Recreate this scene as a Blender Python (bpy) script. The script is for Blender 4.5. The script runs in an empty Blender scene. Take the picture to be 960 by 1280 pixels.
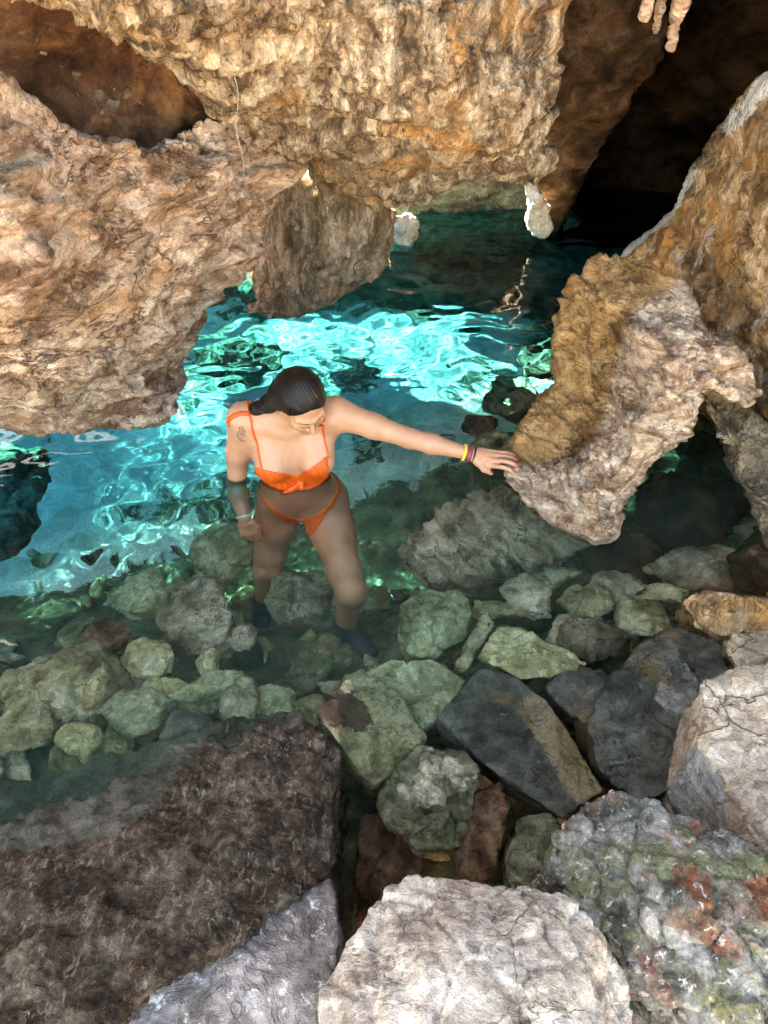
import bpy, bmesh, math, random
import numpy as np
from mathutils import Vector, Matrix
from mathutils.geometry import delaunay_2d_cdt
from concurrent.futures import ThreadPoolExecutor

S = bpy.context.scene
COL = S.collection
R = math.radians

# ------------------------------------------------------------------ camera, sky, sun, exposure
CAM_H, PITCH, FPX = 2.0, R(43.0), 961.0
cam_d = bpy.data.cameras.new('camera')
cam = bpy.data.objects.new('camera', cam_d)
COL.objects.link(cam)
cam.location = (0, 0, CAM_H)
cam.rotation_euler = (R(90) - PITCH, 0, 0)
cam_d.sensor_fit = 'VERTICAL'
cam_d.sensor_height = 32.0
cam_d.lens = 32.0 * FPX / 1280.0
cam_d.clip_start, cam_d.clip_end = 0.02, 500
S.camera = cam

SUN_DIR = Vector((-0.60, 0.38, 0.70)).normalized()          # towards the sun
w = bpy.data.worlds.new('World')
S.world = w
w.use_nodes = True
sky = w.node_tree.nodes.new('ShaderNodeTexSky')
sky.sky_type = 'NISHITA'
sky.sun_disc = False
sky.sun_elevation = math.asin(SUN_DIR.z)
sky.sun_rotation = math.atan2(SUN_DIR.x, SUN_DIR.y)
bg = w.node_tree.nodes['Background']
w.node_tree.links.new(sky.outputs[0], bg.inputs[0])
bg.inputs[1].default_value = 0.064
sun_d = bpy.data.lights.new('sun', 'SUN')
sun_d.energy, sun_d.angle, sun_d.color = 5.0, R(0.5), (1.0, 0.95, 0.86)
sun_d.cycles.is_caustics_light = True                       # lets the sun focus through the ripples
sun = bpy.data.objects.new('sun', sun_d)
COL.objects.link(sun)
sun.rotation_euler = SUN_DIR.to_track_quat('Z', 'Y').to_euler()
sun.location = (-6, 8, 14)

S.view_settings.view_transform = 'Standard'
S.view_settings.look = 'None'
S.view_settings.exposure = 4.97
S.view_settings.use_white_balance = True
S.view_settings.white_balance_temperature = 10000
S.view_settings.white_balance_tint = 10
S.view_settings.gamma = 1.0
S.render.engine = 'CYCLES'
S.cycles.max_bounces = 8
S.cycles.sample_clamp_indirect = 6.0
S.cycles.caustics_reflective = False
S.cycles.caustics_refractive = True

# ------------------------------------------------------------------ from a pixel of the photograph (960 x 1280) to a place
FWD = Vector((0, math.cos(PITCH), -math.sin(PITCH)))
UPV = Vector((0, math.sin(PITCH), math.cos(PITCH)))
EYE = Vector((0, 0, CAM_H))


def ray(u, v):
    return FWD + Vector((1, 0, 0)) * ((u - 480) / FPX) - UPV * ((v - 640) / FPX)


def at_y(u, v, y):
    d = ray(u, v)
    return EYE + d * (y / d.y)


def at_z(u, v, z):
    """The point at height z seen at (u, v); below the water the line of sight bends."""
    d = ray(u, v)
    if z >= 0:
        return EYE + d * ((z - CAM_H) / d.z)
    s = EYE + d * (-CAM_H / d.z)
    d = d.normalized()
    hx = Vector((d.x, d.y, 0)) / 1.33
    t = Vector((hx.x, hx.y, -math.sqrt(max(0.05, 1 - hx.length_squared))))
    return s + t * (z / t.z)


def pixels(v):
    """Where world points lie in the photograph (for tracing where a stone changes colour)."""
    d = np.asarray(v) - np.array(EYE)
    f, u = np.array(FWD), np.array(UPV)
    w = d @ f
    return np.stack([480 + FPX * d[:, 0] / w, 640 - FPX * (d @ u) / w], 1)


def inside(px, poly):
    x, y = px[:, 0], px[:, 1]
    r = np.zeros(len(px), bool)
    for (x0, y0), (x1, y1) in zip(poly, poly[1:] + poly[:1]):
        c = (y0 > y) != (y1 > y)
        r ^= c & (x < (x1 - x0) * (y - y0) / (y1 - y0 + 1e-9) + x0)
    return r


def paint(o, *polys, soft=60):
    """Marks the part of a stone that takes a second colour, outlined in photograph pixels."""
    me = o.data
    v, _ = arrays(me)
    px = pixels(v + np.array(o.location))
    m = np.zeros(len(v), bool)
    for q in polys:
        m |= inside(px, q)
    a = me.attributes.new('patch', 'FLOAT', 'POINT')
    f = m.astype(np.float32)
    e = np.empty(len(me.edges) * 2, np.int32)
    me.edges.foreach_get('vertices', e)
    e = e.reshape(-1, 2)
    deg = np.bincount(e.ravel(), minlength=len(v)).astype(np.float32)
    for _ in range(soft):                                      # a soft edge
        f = 0.3 * f + 0.7 * (np.bincount(e[:, 0], f[e[:, 1]], len(v)) + np.bincount(e[:, 1], f[e[:, 0]], len(v))) / np.maximum(deg, 1)
    a.data.foreach_set('value', f.astype(np.float32))
    return o


# ------------------------------------------------------------------ numpy noise
_rs = np.random.RandomState(7)
_perm = _rs.permutation(256).astype(np.int32)
_perm = np.concatenate([_perm, _perm, _perm])
_g = _rs.normal(size=(256, 3)).astype(np.float32)
_g /= np.linalg.norm(_g, axis=1)[:, None]
_POOL = ThreadPoolExecutor(4)


def _chunked(fn, p, *a):
    p = np.ascontiguousarray(p, dtype=np.float32)
    if len(p) < 8000:
        return fn(p, *a)
    return np.concatenate(list(_POOL.map(lambda q: fn(q, *a), np.array_split(p, 4 * (1 + len(p) // 120000)))))


def _perlin(p):
    i = np.floor(p).astype(np.int32)
    f = p - i
    i &= 255
    w = f * f * f * (f * (f * 6 - 15) + 10)
    r = []
    for dx in (0, 1):
        px = _perm[i[:, 0] + dx]
        for dy in (0, 1):
            py = _perm[px + i[:, 1] + dy]
            for dz in (0, 1):
                g = _g[_perm[py + i[:, 2] + dz]]
                r.append(g[:, 0] * (f[:, 0] - dx) + g[:, 1] * (f[:, 1] - dy) + g[:, 2] * (f[:, 2] - dz))
    l = lambda a, b, t: a + (b - a) * t
    x0 = l(l(r[0], r[1], w[:, 2]), l(r[2], r[3], w[:, 2]), w[:, 1])
    x1 = l(l(r[4], r[5], w[:, 2]), l(r[6], r[7], w[:, 2]), w[:, 1])
    return 1.6 * l(x0, x1, w[:, 0])


def perlin(p):
    return _chunked(_perlin, p)


def fbm(p, octaves=4, gain=0.5, ridge=False):
    out, a, tot = 0, 1.0, 0
    for k in range(octaves):
        n = perlin(p * (2.03 ** k) + 17.3 * k)
        out = out + a * ((1 - 2 * np.abs(n)) if ridge else n)
        tot += a
        a *= gain
    return out / tot


def _worley(p):
    """F1 and F2 - F1 and a number per cell."""
    i0 = np.floor(p).astype(np.int32)
    f1 = np.full(len(p), 9.0, np.float32)
    f2 = f1.copy()
    cid = np.zeros(len(p), np.int32)
    for dx in (-1, 0, 1):
        for dy in (-1, 0, 1):
            for dz in (-1, 0, 1):
                c = i0 + np.array([dx, dy, dz], np.int32)
                cc = c & 255
                h = _perm[_perm[_perm[cc[:, 0]] + cc[:, 1]] + cc[:, 2]]
                d = np.linalg.norm(c + 0.5 + 0.42 * _g[h] - p, axis=1)
                near = d < f1
                f2 = np.where(near, f1, np.minimum(f2, d))
                cid = np.where(near, h, cid)
                f1 = np.where(near, d, f1)
    return np.stack([f1, f2 - f1, cid / 255.0], 1)


def worley(p):
    return _chunked(_worley, p)


def smooth01(x, a, b):
    t = np.clip((x - a) / (b - a), 0, 1)
    return t * t * (3 - 2 * t)


# ------------------------------------------------------------------ objects
def tag(o, label=None, cat=None, group=None, kind=None):
    for k, v in (('label', label), ('category', cat), ('group', group), ('kind', kind)):
        if v:
            o[k] = v
    return o


def mesh_obj(name, verts, faces, mat, parent=None, smooth=True, origin=None):
    verts = np.asarray(verts, dtype=np.float64)
    me = bpy.data.meshes.new(name)
    if origin is None:
        origin = (0, 0, 0)
    me.from_pydata((verts - np.array(origin)).tolist(), [], faces if isinstance(faces, list) else faces.tolist())
    me.update()
    if smooth:
        me.shade_smooth()
    o = bpy.data.objects.new(name, me)
    o.location = origin
    if mat:
        me.materials.append(mat)
    COL.objects.link(o)
    o.cycles.is_caustics_receiver = True
    if parent:
        o.parent = parent
    return o


def empty(name, loc=(0, 0, 0)):
    o = bpy.data.objects.new(name, None)
    o.location = loc
    COL.objects.link(o)
    return o


def arrays(me):
    v = np.empty(len(me.vertices) * 3, np.float32)
    me.vertices.foreach_get('co', v)
    n = np.empty(len(me.vertices) * 3, np.float32)
    me.vertices.foreach_get('normal', n)
    return v.reshape(-1, 3), n.reshape(-1, 3)


def dense(bm, voxel, iters=4):
    """A closed shape as an even mesh of small quads."""
    me = bpy.data.meshes.new('tmp')
    bm.to_mesh(me)
    bm.free()
    o = bpy.data.objects.new('tmp', me)
    COL.objects.link(o)
    m = o.modifiers.new('r', 'REMESH')
    m.mode, m.voxel_size = 'VOXEL', voxel
    if iters:
        s = o.modifiers.new('s', 'SMOOTH')
        s.factor, s.iterations = 0.5, iters
    dg = bpy.context.evaluated_depsgraph_get()
    out = bpy.data.meshes.new_from_object(o.evaluated_get(dg))
    bpy.data.objects.remove(o)
    bpy.data.meshes.remove(me)
    return out


def displace(me, fn):
    v, n = arrays(me)
    v2 = (v + fn(v, n)).astype(np.float32)
    me.vertices.foreach_set('co', v2.ravel())
    me.update()
    return me


def finish(me, name, mat, label=None, cat=None, group=None, kind=None, parent=None):
    v, _ = arrays(me)
    lo, hi = v.min(0), v.max(0)
    c = np.array([(lo[0] + hi[0]) / 2, (lo[1] + hi[1]) / 2, lo[2]], np.float32)
    me.vertices.foreach_set('co', (v - c).ravel())
    me.update()
    me.shade_smooth()
    me.name = name
    me.materials.clear()
    me.materials.append(mat)
    o = bpy.data.objects.new(name, me)
    o.location = c.tolist()
    COL.objects.link(o)
    o.cycles.is_caustics_receiver = True
    tag(o, label, cat, group, kind)
    if parent:
        o.parent = parent
    return o


def mass(outline, inner, back, squeeze=0.9):
    """A solid whose front carries the control points (u, v, y) and whose back lies `back` metres farther."""
    n = len(outline)
    pts = [Vector((a, b)) for a, b, _ in outline + inner]
    vs, _, fs, ov, _, _ = delaunay_2d_cdt(pts, [(i, (i + 1) % n) for i in range(n)], [], 1, 1e-4)
    allp = outline + inner
    dep = [allp[o[0]][2] if o else np.mean([p[2] for p in outline]) for o in ov]
    bm = bmesh.new()
    front = [bm.verts.new(at_y(p.x, p.y, d)) for p, d in zip(vs, dep)]
    cu, cv = np.mean([p[0] for p in outline]), np.mean([p[1] for p in outline])
    rear = [bm.verts.new(at_y(cu + (p.x - cu) * squeeze, cv + (p.y - cv) * squeeze, d + back)) for p, d in zip(vs, dep)]
    idx = {}
    for i, o in enumerate(ov):
        for k in o:
            idx[k] = i
    for f in fs:
        bm.faces.new([front[i] for i in f])
        bm.faces.new([rear[i] for i in reversed(f)])
    for i in range(n):
        a, b = idx[i], idx[(i + 1) % n]
        if a != b:
            bm.faces.new([front[a], rear[a], rear[b], front[b]])
    bmesh.ops.recalc_face_normals(bm, faces=bm.faces)
    return bm


def joined(*bms):
    out = bms[0]
    for b in bms[1:]:
        me = bpy.data.meshes.new('tmp')
        b.to_mesh(me)
        b.free()
        out.from_mesh(me)
        bpy.data.meshes.remove(me)
    return out


def hull(points):
    bm = bmesh.new()
    for p in points:
        bm.verts.new(p)
    r = bmesh.ops.convex_hull(bm, input=bm.verts)
    bmesh.ops.delete(bm, geom=[e for e in r['geom_interior'] if isinstance(e, bmesh.types.BMVert)], context='VERTS')
    bmesh.ops.recalc_face_normals(bm, faces=bm.faces)
    return bm


# ------------------------------------------------------------------ ways a surface is broken up
def axis_of(strike):
    a = np.array(strike, np.float32)
    return a / np.linalg.norm(a)


def terrace(t, sharp=0.8):
    """Turns a smooth field into steps with steep risers: broken plates."""
    i = np.floor(t)
    return i + smooth01(t - i, sharp, 1.0)


def crease(p, width):
    """1 in thin winding cracks, 0 elsewhere."""
    return 1 - smooth01(np.abs(perlin(p)), 0, width)


def limestone(seed, axis=(0.1, 0.2, 1), period=0.09, big=0.06, strata=0.025, mid=0.022, fine=0.008, drip=0.0, pits=0.02, flat=1.6, calm=0.75):
    ax = axis_of(axis)

    def fn(v, n):
        p = v + seed * 3.7
        warp = np.stack([perlin(p * 3.1 + 5), perlin(p * 3.1 + 11), perlin(p * 3.1 + 23)], 1)
        q = p + 0.06 * warp
        qa = q + (q @ ax)[:, None] * ax * flat               # squashed along the bedding: plates lie across it
        rough = 1.15 - calm * smooth01(fbm(p * 2.1 + 77, 3), -0.12, 0.22)   # smooth faces between broken zones
        d = big * fbm(q * 2.6, 3) + big * 0.5 * (terrace(fbm(q * 1.7 + 41, 3) * 3.5, 0.75) / 3.5)
        s = (q @ ax) / period + 1.5 * fbm(q * 1.6 + 3, 2)
        saw = s - np.floor(s)
        on = np.clip(perlin(q * 2.5 + 31) * 1.6 + 0.35, 0, 1.2)
        d += strata * (smooth01(saw, 0.0, 0.85) - smooth01(saw, 0.90, 1.0) - 0.4) * (0.15 + on)
        d -= strata * 0.9 * (1 - smooth01(np.abs(saw - 0.94), 0.0, 0.05)) * on                  # undercut joints along the bedding
        d += rough * mid * 0.5 * (terrace(fbm(qa * 4.5 + 2, 5, 0.58) * 5.0, 0.75) / 2.0)
        d += rough * mid * 0.45 * fbm(qa * 8, 4, 0.6)
        d -= mid * 1.3 * crease(qa * 3.0 + 9, 0.06) * np.clip(perlin(q * 2.2 + 70) + 0.25, 0, 1)
        d -= rough * fine * 1.5 * crease(qa * 9 + 3, 0.12) * np.clip(perlin(q * 5 + 50) + 0.4, 0, 1)
        d += rough * fine * 0.8 * terrace(fbm(qa * 15 + 8, 3, 0.6) * 4.0, 0.6) / 1.6
        d += rough * fine * 0.7 * fbm(qa * 40, 2, 0.6)
        if drip:
            c = perlin(q * np.array([24, 24, 2.8], np.float32) + 7)
            d += drip * (np.abs(c) * 1.6 - 0.5) * np.clip(perlin(q * 3 + 90) + 0.5, 0, 1.2)
        if pits:
            wl = worley(q * 7.0)
            d -= pits * np.clip(0.40 - wl[:, 0], 0, 1) * 3.2 * smooth01(perlin(q * 4 + 60), 0.25, 0.4)
        off = n * d[:, None]
        off[:, 2] += 0.25 * d * (np.abs(n[:, 2]) < 0.8)
        return off
    return fn


def boulder(seed, axis=(0.3, 0.1, 1), period=0.05, big=0.03, strata=0.004, crack=0.012, cell=5.0, fine=0.004, mid=0.008):
    ax = axis_of(axis)

    def fn(v, n):
        p = v + seed * 5.3
        q = p + 0.03 * np.stack([perlin(p * 6 + 5), perlin(p * 6 + 11), perlin(p * 6 + 23)], 1)
        d = big * fbm(p * 4.0, 3)
        wl = worley(q * cell)
        d += big * 0.9 * (wl[:, 2] - 0.5)
        d -= crack * (1 - smooth01(wl[:, 1], 0.0, 0.10))
        s = (q @ ax) / period + 0.8 * perlin(q * 5)
        saw = s - np.floor(s)
        d += strata * (smooth01(saw, 0, 0.8) - smooth01(saw, 0.85, 1) - 0.4)
        d += mid * 0.8 * terrace(fbm(q * 9, 4, 0.6) * 5.0, 0.65) / 2.0
        d += mid * 0.5 * fbm(q * 20, 3, 0.6)
        d -= mid * 0.8 * crease(q * 7 + 3, 0.08) * np.clip(perlin(q * 4 + 50) + 0.3, 0, 1)
        d += fine * fbm(q * 50, 2, 0.6)
        return n * d[:, None]
    return fn


# ------------------------------------------------------------------ materials
def new_mat(name):
    m = bpy.data.materials.new(name)
    m.use_nodes = True
    nt = m.node_tree
    b = nt.nodes['Principled BSDF']
    return m, nt, b


class NB:
    """Short-hand for building node trees."""
    def __init__(self, nt):
        self.nt = nt

    def add(self, kind, **kw):
        n = self.nt.nodes.new(kind)
        for k, v in kw.items():
            if k.startswith('i_'):
                n.inputs[k[2:].replace('_', ' ')].default_value = v
            else:
                setattr(n, k, v)
        return n

    def link(self, a, b):
        self.nt.links.new(a, b)

    def coords(self, scale=(1, 1, 1), rot=(0, 0, 0), loc=(0, 0, 0)):
        g = self.add('ShaderNodeNewGeometry')
        m = self.add('ShaderNodeMapping')
        m.inputs['Scale'].default_value = scale
        m.inputs['Rotation'].default_value = rot
        m.inputs['Location'].default_value = loc
        self.link(g.outputs['Position'], m.inputs['Vector'])
        return m.outputs[0]

    def noise(self, vec, scale, detail=6, rough=0.6, dist=0.0, kind='FBM'):
        n = self.add('ShaderNodeTexNoise')
        n.noise_type = kind
        n.inputs['Scale'].default_value = scale
        n.inputs['Detail'].default_value = detail
        n.inputs['Roughness'].default_value = rough
        n.inputs['Distortion'].default_value = dist
        self.link(vec, n.inputs['Vector'])
        return n.outputs['Fac']

    def voronoi(self, vec, scale, feature='DISTANCE_TO_EDGE', out='Distance'):
        n = self.add('ShaderNodeTexVoronoi')
        n.feature = feature
        n.inputs['Scale'].default_value = scale
        self.link(vec, n.inputs['Vector'])
        return n.outputs[out]

    def ramp(self, fac, stops):
        n = self.add('ShaderNodeValToRGB')
        e = n.color_ramp.elements
        while len(e) < len(stops):
            e.new(0.5)
        for el, (p, c) in zip(e, stops):
            el.position = p
            el.color = (c, c, c, 1) if isinstance(c, (int, float)) else (*c, 1)
        self.link(fac, n.inputs[0])
        return n.outputs[0]

    def mix(self, fac, a, b, mode='MIX'):
        n = self.add('ShaderNodeMix', data_type='RGBA', blend_type=mode)
        for val, idx in ((fac, 0), (a, 6), (b, 7)):
            if hasattr(val, 'links'):
                self.link(val, n.inputs[idx])
            else:
                n.inputs[idx].default_value = val if isinstance(val, (int, float)) and idx == 0 else (*val, 1)
        return n.outputs[2]

    def math(self, op, a, b=0.0, clamp=False):
        n = self.add('ShaderNodeMath', operation=op)
        n.use_clamp = clamp
        for val, idx in ((a, 0), (b, 1)):
            if hasattr(val, 'links'):
                self.link(val, n.inputs[idx])
            else:
                n.inputs[idx].default_value = val
        return n.outputs[0]

    def bump(self, height, dist, strength=1.0, normal=None):
        n = self.add('ShaderNodeBump')
        n.inputs['Distance'].default_value = dist
        n.inputs['Strength'].default_value = strength
        self.link(height, n.inputs['Height'])
        if normal is not None:
            self.link(normal, n.inputs['Normal'])
        return n.outputs[0]


def rock_mat(name, c_dark, c_mid, c_light, stain=None, stain_amt=0.5, scale=6.0, seed=0, stretch=(1, 1, 1), rot=(0, 0, 0),
             vein=None, vein_scale=5.0, vein_w=0.02, spots=None, spot_scale=30.0, spot_amt=0.4, rough=0.85, spec=0.2, bump=0.010, second=None, second_amt=0.5, contrast=1.0,
             lines=None, lines_scale=9.0, lines_w=0.03, lines_amt=0.8, patch=None, fleck=None, flakes=None, fleck_stretch=(1, 1, 1)):
    m, nt, b = new_mat(name)
    k = NB(nt)
    loc = (seed * 7.13, seed * 3.7, seed * 1.9)
    p = k.coords(loc=loc)
    ps = k.coords(scale=stretch, rot=rot, loc=loc)
    n1 = k.noise(ps, scale, 9, 0.66, 0.6)
    h = 0.13 / contrast
    col = k.ramp(n1, [(0.5 - h, c_dark), (0.5, c_mid), (0.5 + h, c_light)])
    if stain:
        n2 = k.noise(p, scale * 0.34, 10, 0.70, 0.5)
        f = k.ramp(n2, [(0.62 - 0.22 * stain_amt, 0.0), (0.70 - 0.18 * stain_amt, 0.85)])
        col = k.mix(f, col, stain)
    if second:
        n4 = k.noise(ps, scale * 0.55, 10, 0.72, 0.6)
        f = k.ramp(k.math('ADD', n4, 0.0), [(0.64 - 0.2 * second_amt, 0.0), (0.69 - 0.2 * second_amt, 0.9)])
        col = k.mix(f, col, second)
    if spots:
        n3 = k.noise(p, spot_scale, 5, 0.7, 0.5)
        f = k.ramp(n3, [(0.66 - 0.16 * spot_amt, 0.0), (0.70 - 0.16 * spot_amt, 0.9)])
        col = k.mix(f, col, spots)
    col = k.mix(1.0, col, k.ramp(k.noise(p, 2.3, 4, 0.6, 0.4), [(0.32, 0.72), (0.5, 1.0), (0.68, 1.28)]), 'MULTIPLY')
    fl = None
    if flakes:
        wp = k.add('ShaderNodeTexNoise')
        wp.inputs['Scale'].default_value = flakes * 0.7
        wp.inputs['Detail'].default_value = 5
        k.link(ps, wp.inputs['Vector'])
        sc2 = k.add('ShaderNodeVectorMath', operation='MULTIPLY_ADD')
        k.link(wp.outputs['Color'], sc2.inputs[0])
        sc2.inputs[1].default_value = (1.6 / flakes,) * 3
        k.link(ps, sc2.inputs[2])
        vc = k.voronoi(sc2.outputs[0], flakes, 'F1', 'Color')
        sep = k.add('ShaderNodeSeparateColor')
        k.link(vc, sep.inputs[0])
        fl = sep.outputs[0]
        col = k.mix(1.0, col, k.ramp(fl, [(0.0, 0.66), (0.5, 1.0), (1.0, 1.22)]), 'MULTIPLY')
    pf = None
    if patch:
        at = k.add('ShaderNodeAttribute', attribute_name='patch')
        e = k.math('ADD', at.outputs['Fac'], k.math('MULTIPLY', k.math('SUBTRACT', k.noise(p, 16, 8, 0.75, 0.8), 0.5), 1.9))
        pf = k.ramp(e, [(0.42, 0.0), (0.58, 1.0)])
        col = k.mix(pf, col, k.ramp(n1, [(0.5 - h, patch[0]), (0.5 + h, patch[1])]))
    if fleck:
        fn = k.noise(k.coords(scale=fleck_stretch, loc=loc), 38, 6, 0.72, 0.8)
        ff = k.ramp(fn, [(0.53, 0.0), (0.64, 0.75)])
        ff = k.math('MULTIPLY', ff, k.ramp(k.noise(p, 9, 4), [(0.38, 0.15), (0.6, 1.0)]))
        if pf is not None:
            ff = k.math('MULTIPLY', ff, k.math('SUBTRACT', 1.0, pf))
        col = k.mix(ff, col, fleck)
    grain = k.noise(p, 95, 4, 0.75)
    grit = k.noise(p, 240, 3, 0.7)
    gv = k.ramp(k.math('ADD', k.math('MULTIPLY', grain, 0.6), k.math('MULTIPLY', grit, 0.4)), [(0.34, 0.60), (0.5, 1.0), (0.66, 1.30)])
    col = k.mix(1.0, col, gv, 'MULTIPLY')
    hgt = k.math('ADD', k.math('MULTIPLY', k.noise(ps, scale * 5, 8, 0.7, 0.4), 1.0), k.math('ADD', k.math('MULTIPLY', grain, 0.34), k.math('MULTIPLY', grit, 0.16)))
    if fl is not None:
        hgt = k.math('ADD', hgt, k.math('MULTIPLY', fl, 0.45))
    if lines:
        ln = k.noise(ps, lines_scale, 5, 0.6, 0.9)
        la = k.math('ABSOLUTE', k.math('SUBTRACT', ln, 0.5))
        lf = k.ramp(la, [(0.0, lines_amt), (lines_w, 0.0)])
        lf = k.math('MULTIPLY', lf, k.ramp(k.noise(p, lines_scale * 0.5, 4), [(0.40, 0.0), (0.58, 1.0)]))
        col = k.mix(lf, col, lines)
        hgt = k.math('SUBTRACT', hgt, k.math('MULTIPLY', lf, 0.5))
    if vein:
        wv = k.add('ShaderNodeVectorMath', operation='ADD')
        nn = k.add('ShaderNodeTexNoise')
        nn.inputs['Scale'].default_value = 9
        nn.inputs['Detail'].default_value = 4
        k.link(p, nn.inputs['Vector'])
        sc = k.add('ShaderNodeVectorMath', operation='SCALE')
        sc.inputs['Scale'].default_value = 0.12
        k.link(nn.outputs['Color'], sc.inputs[0])
        k.link(p, wv.inputs[0])
        k.link(sc.outputs[0], wv.inputs[1])
        e = k.voronoi(wv.outputs[0], vein_scale)
        f = k.ramp(e, [(0.0, 0.85), (vein_w, 0.0)])
        brk = k.ramp(k.noise(p, 4.0, 3), [(0.42, 0.0), (0.56, 1.0)])
        f = k.math('MULTIPLY', f, brk)
        col = k.mix(f, col, vein)
        hgt = k.math('SUBTRACT', hgt, k.math('MULTIPLY', f, 0.6))
    k.link(col, b.inputs['Base Color'])
    b.inputs['Roughness'].default_value = rough
    b.inputs['Specular IOR Level'].default_value = spec
    k.link(k.bump(hgt, bump * 1.7, 1.0), b.inputs['Normal'])
    return m
# ------------------------------------------------------------------ rock kinds
TAN = rock_mat('tan limestone', (0.20, 0.115, 0.072), (0.50, 0.335, 0.235), (0.72, 0.56, 0.44), stain=(0.45, 0.26, 0.14), stain_amt=0.3,
               contrast=1.35, flakes=26, scale=6, seed=1, stretch=(1, 1, 1.9), rot=(0, 0.3, 0), second=(0.58, 0.42, 0.34), second_amt=0.4, spots=(0.22, 0.14, 0.10), spot_scale=24, spot_amt=0.15,
               lines=(0.11, 0.055, 0.03), lines_scale=4.5, lines_w=0.018, lines_amt=0.9, bump=0.018)
DRIP = rock_mat('grey cream dripstone', (0.12, 0.08, 0.05), (0.38, 0.275, 0.18), (0.66, 0.54, 0.40), stain=(0.55, 0.29, 0.11), stain_amt=0.33,
                contrast=1.35, flakes=30, scale=7, seed=2, stretch=(1.9, 1.9, 0.8), second=(0.50, 0.37, 0.25), second_amt=0.4, spots=(0.10, 0.07, 0.05), spot_scale=26, spot_amt=0.25,
                lines=(0.10, 0.06, 0.04), lines_scale=7, lines_w=0.018, bump=0.018)
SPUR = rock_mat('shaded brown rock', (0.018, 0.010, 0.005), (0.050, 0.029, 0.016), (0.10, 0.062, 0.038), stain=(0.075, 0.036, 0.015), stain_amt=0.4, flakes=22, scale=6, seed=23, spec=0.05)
PILLAR = rock_mat('fluted olive tan rock', (0.09, 0.055, 0.03), (0.215, 0.15, 0.095), (0.38, 0.29, 0.215), stain=(0.27, 0.16, 0.06), stain_amt=0.4, flakes=26, scale=6, seed=24,
                  stretch=(2, 2, 0.7), second=(0.45, 0.34, 0.29), second_amt=0.4, lines=(0.10, 0.055, 0.03), lines_scale=7, lines_w=0.02)
LEDGE = rock_mat('grey brown plated rock', (0.16, 0.115, 0.072), (0.45, 0.355, 0.245), (0.68, 0.56, 0.43), flakes=20, scale=6, seed=25, stretch=(1, 1, 1.8), rot=(0, 0.8, 0),
                 stain=(0.28, 0.19, 0.10), stain_amt=0.3, lines=(0.07, 0.05, 0.035), lines_scale=7, lines_w=0.022)
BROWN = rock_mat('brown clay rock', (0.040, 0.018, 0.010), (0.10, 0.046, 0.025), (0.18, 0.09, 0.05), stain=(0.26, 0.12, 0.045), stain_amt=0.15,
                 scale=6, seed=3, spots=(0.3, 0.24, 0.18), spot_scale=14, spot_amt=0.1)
ORANGE = rock_mat('orange limestone', (0.17, 0.09, 0.04), (0.42, 0.25, 0.12), (0.62, 0.44, 0.27), stain=(0.52, 0.25, 0.08), stain_amt=0.5,
                  contrast=1.35, patch=((0.66, 0.62, 0.55), (0.90, 0.87, 0.82)), flakes=24, scale=6, seed=4, stretch=(1.6, 1.6, 1), second=(0.56, 0.45, 0.37), second_amt=0.35, spots=(0.14, 0.09, 0.06), spot_scale=20, spot_amt=0.18,  # patch: white sunlight on the right wall's rim, put into the colour
                  lines=(0.13, 0.07, 0.035), lines_scale=7, lines_w=0.016, bump=0.016)
CREAM = rock_mat('cream layered limestone', (0.29, 0.155, 0.09), (0.64, 0.43, 0.295), (0.86, 0.67, 0.50), stain=(0.46, 0.25, 0.11), stain_amt=0.30,
                 flakes=30, scale=7, seed=5, stretch=(1.2, 1.2, 2.6), rot=(0.3, 0.8, 0), spots=(0.20, 0.12, 0.09), spot_scale=20, spot_amt=0.2,
                 lines=(0.16, 0.085, 0.05), lines_scale=8, lines_w=0.02, bump=0.016, patch=((0.36, 0.165, 0.055), (0.76, 0.44, 0.19)))
GREYTAN = rock_mat('grey tan wet rock', (0.08, 0.06, 0.04), (0.25, 0.19, 0.125), (0.43, 0.35, 0.25), stain=(0.32, 0.19, 0.08), stain_amt=0.3, flakes=24, scale=6, seed=6,
                   lines=(0.07, 0.04, 0.025), lines_scale=8, lines_w=0.018, bump=0.014)
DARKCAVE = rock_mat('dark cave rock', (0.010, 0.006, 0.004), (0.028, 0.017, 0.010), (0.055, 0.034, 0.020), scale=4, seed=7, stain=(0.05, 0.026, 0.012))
BEIGE = rock_mat('beige stone', (0.22, 0.18, 0.11), (0.48, 0.41, 0.28), (0.68, 0.61, 0.47), flakes=34, scale=7, seed=28, stain=(0.30, 0.2, 0.1), stain_amt=0.3, lines=(0.09, 0.07, 0.05), lines_scale=10, lines_w=0.014)
BLACK = rock_mat('rock darkened for unlit passage', (0.002, 0.0013, 0.0008), (0.006, 0.0035, 0.002), (0.014, 0.009, 0.005), stain=(0.03, 0.016, 0.008), scale=4, seed=27, spec=0.0)  # darkness of the unlit passage put into a near-black colour
SUNWHITE = rock_mat('light-painted white rock', (0.34, 0.30, 0.25), (0.62, 0.60, 0.55), (0.80, 0.79, 0.76), scale=10, seed=8, spots=(0.2, 0.17, 0.13), spot_amt=0.2)  # daylight on the far rims, put into a white rock colour
WHITE = rock_mat('white veined marble', (0.34, 0.27, 0.22), (0.60, 0.51, 0.44), (0.76, 0.68, 0.60), stain=(0.60, 0.45, 0.36), stain_amt=0.25, flakes=40, scale=7, seed=9,
                 stretch=(1, 1.5, 1), rot=(0, 0, 0.6), vein=(0.24, 0.15, 0.10), vein_scale=7, vein_w=0.010, spots=(0.46, 0.35, 0.27), spot_scale=28, spot_amt=0.2, bump=0.014,
                 lines=(0.30, 0.19, 0.13), lines_scale=13, lines_w=0.016, lines_amt=0.85)
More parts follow.
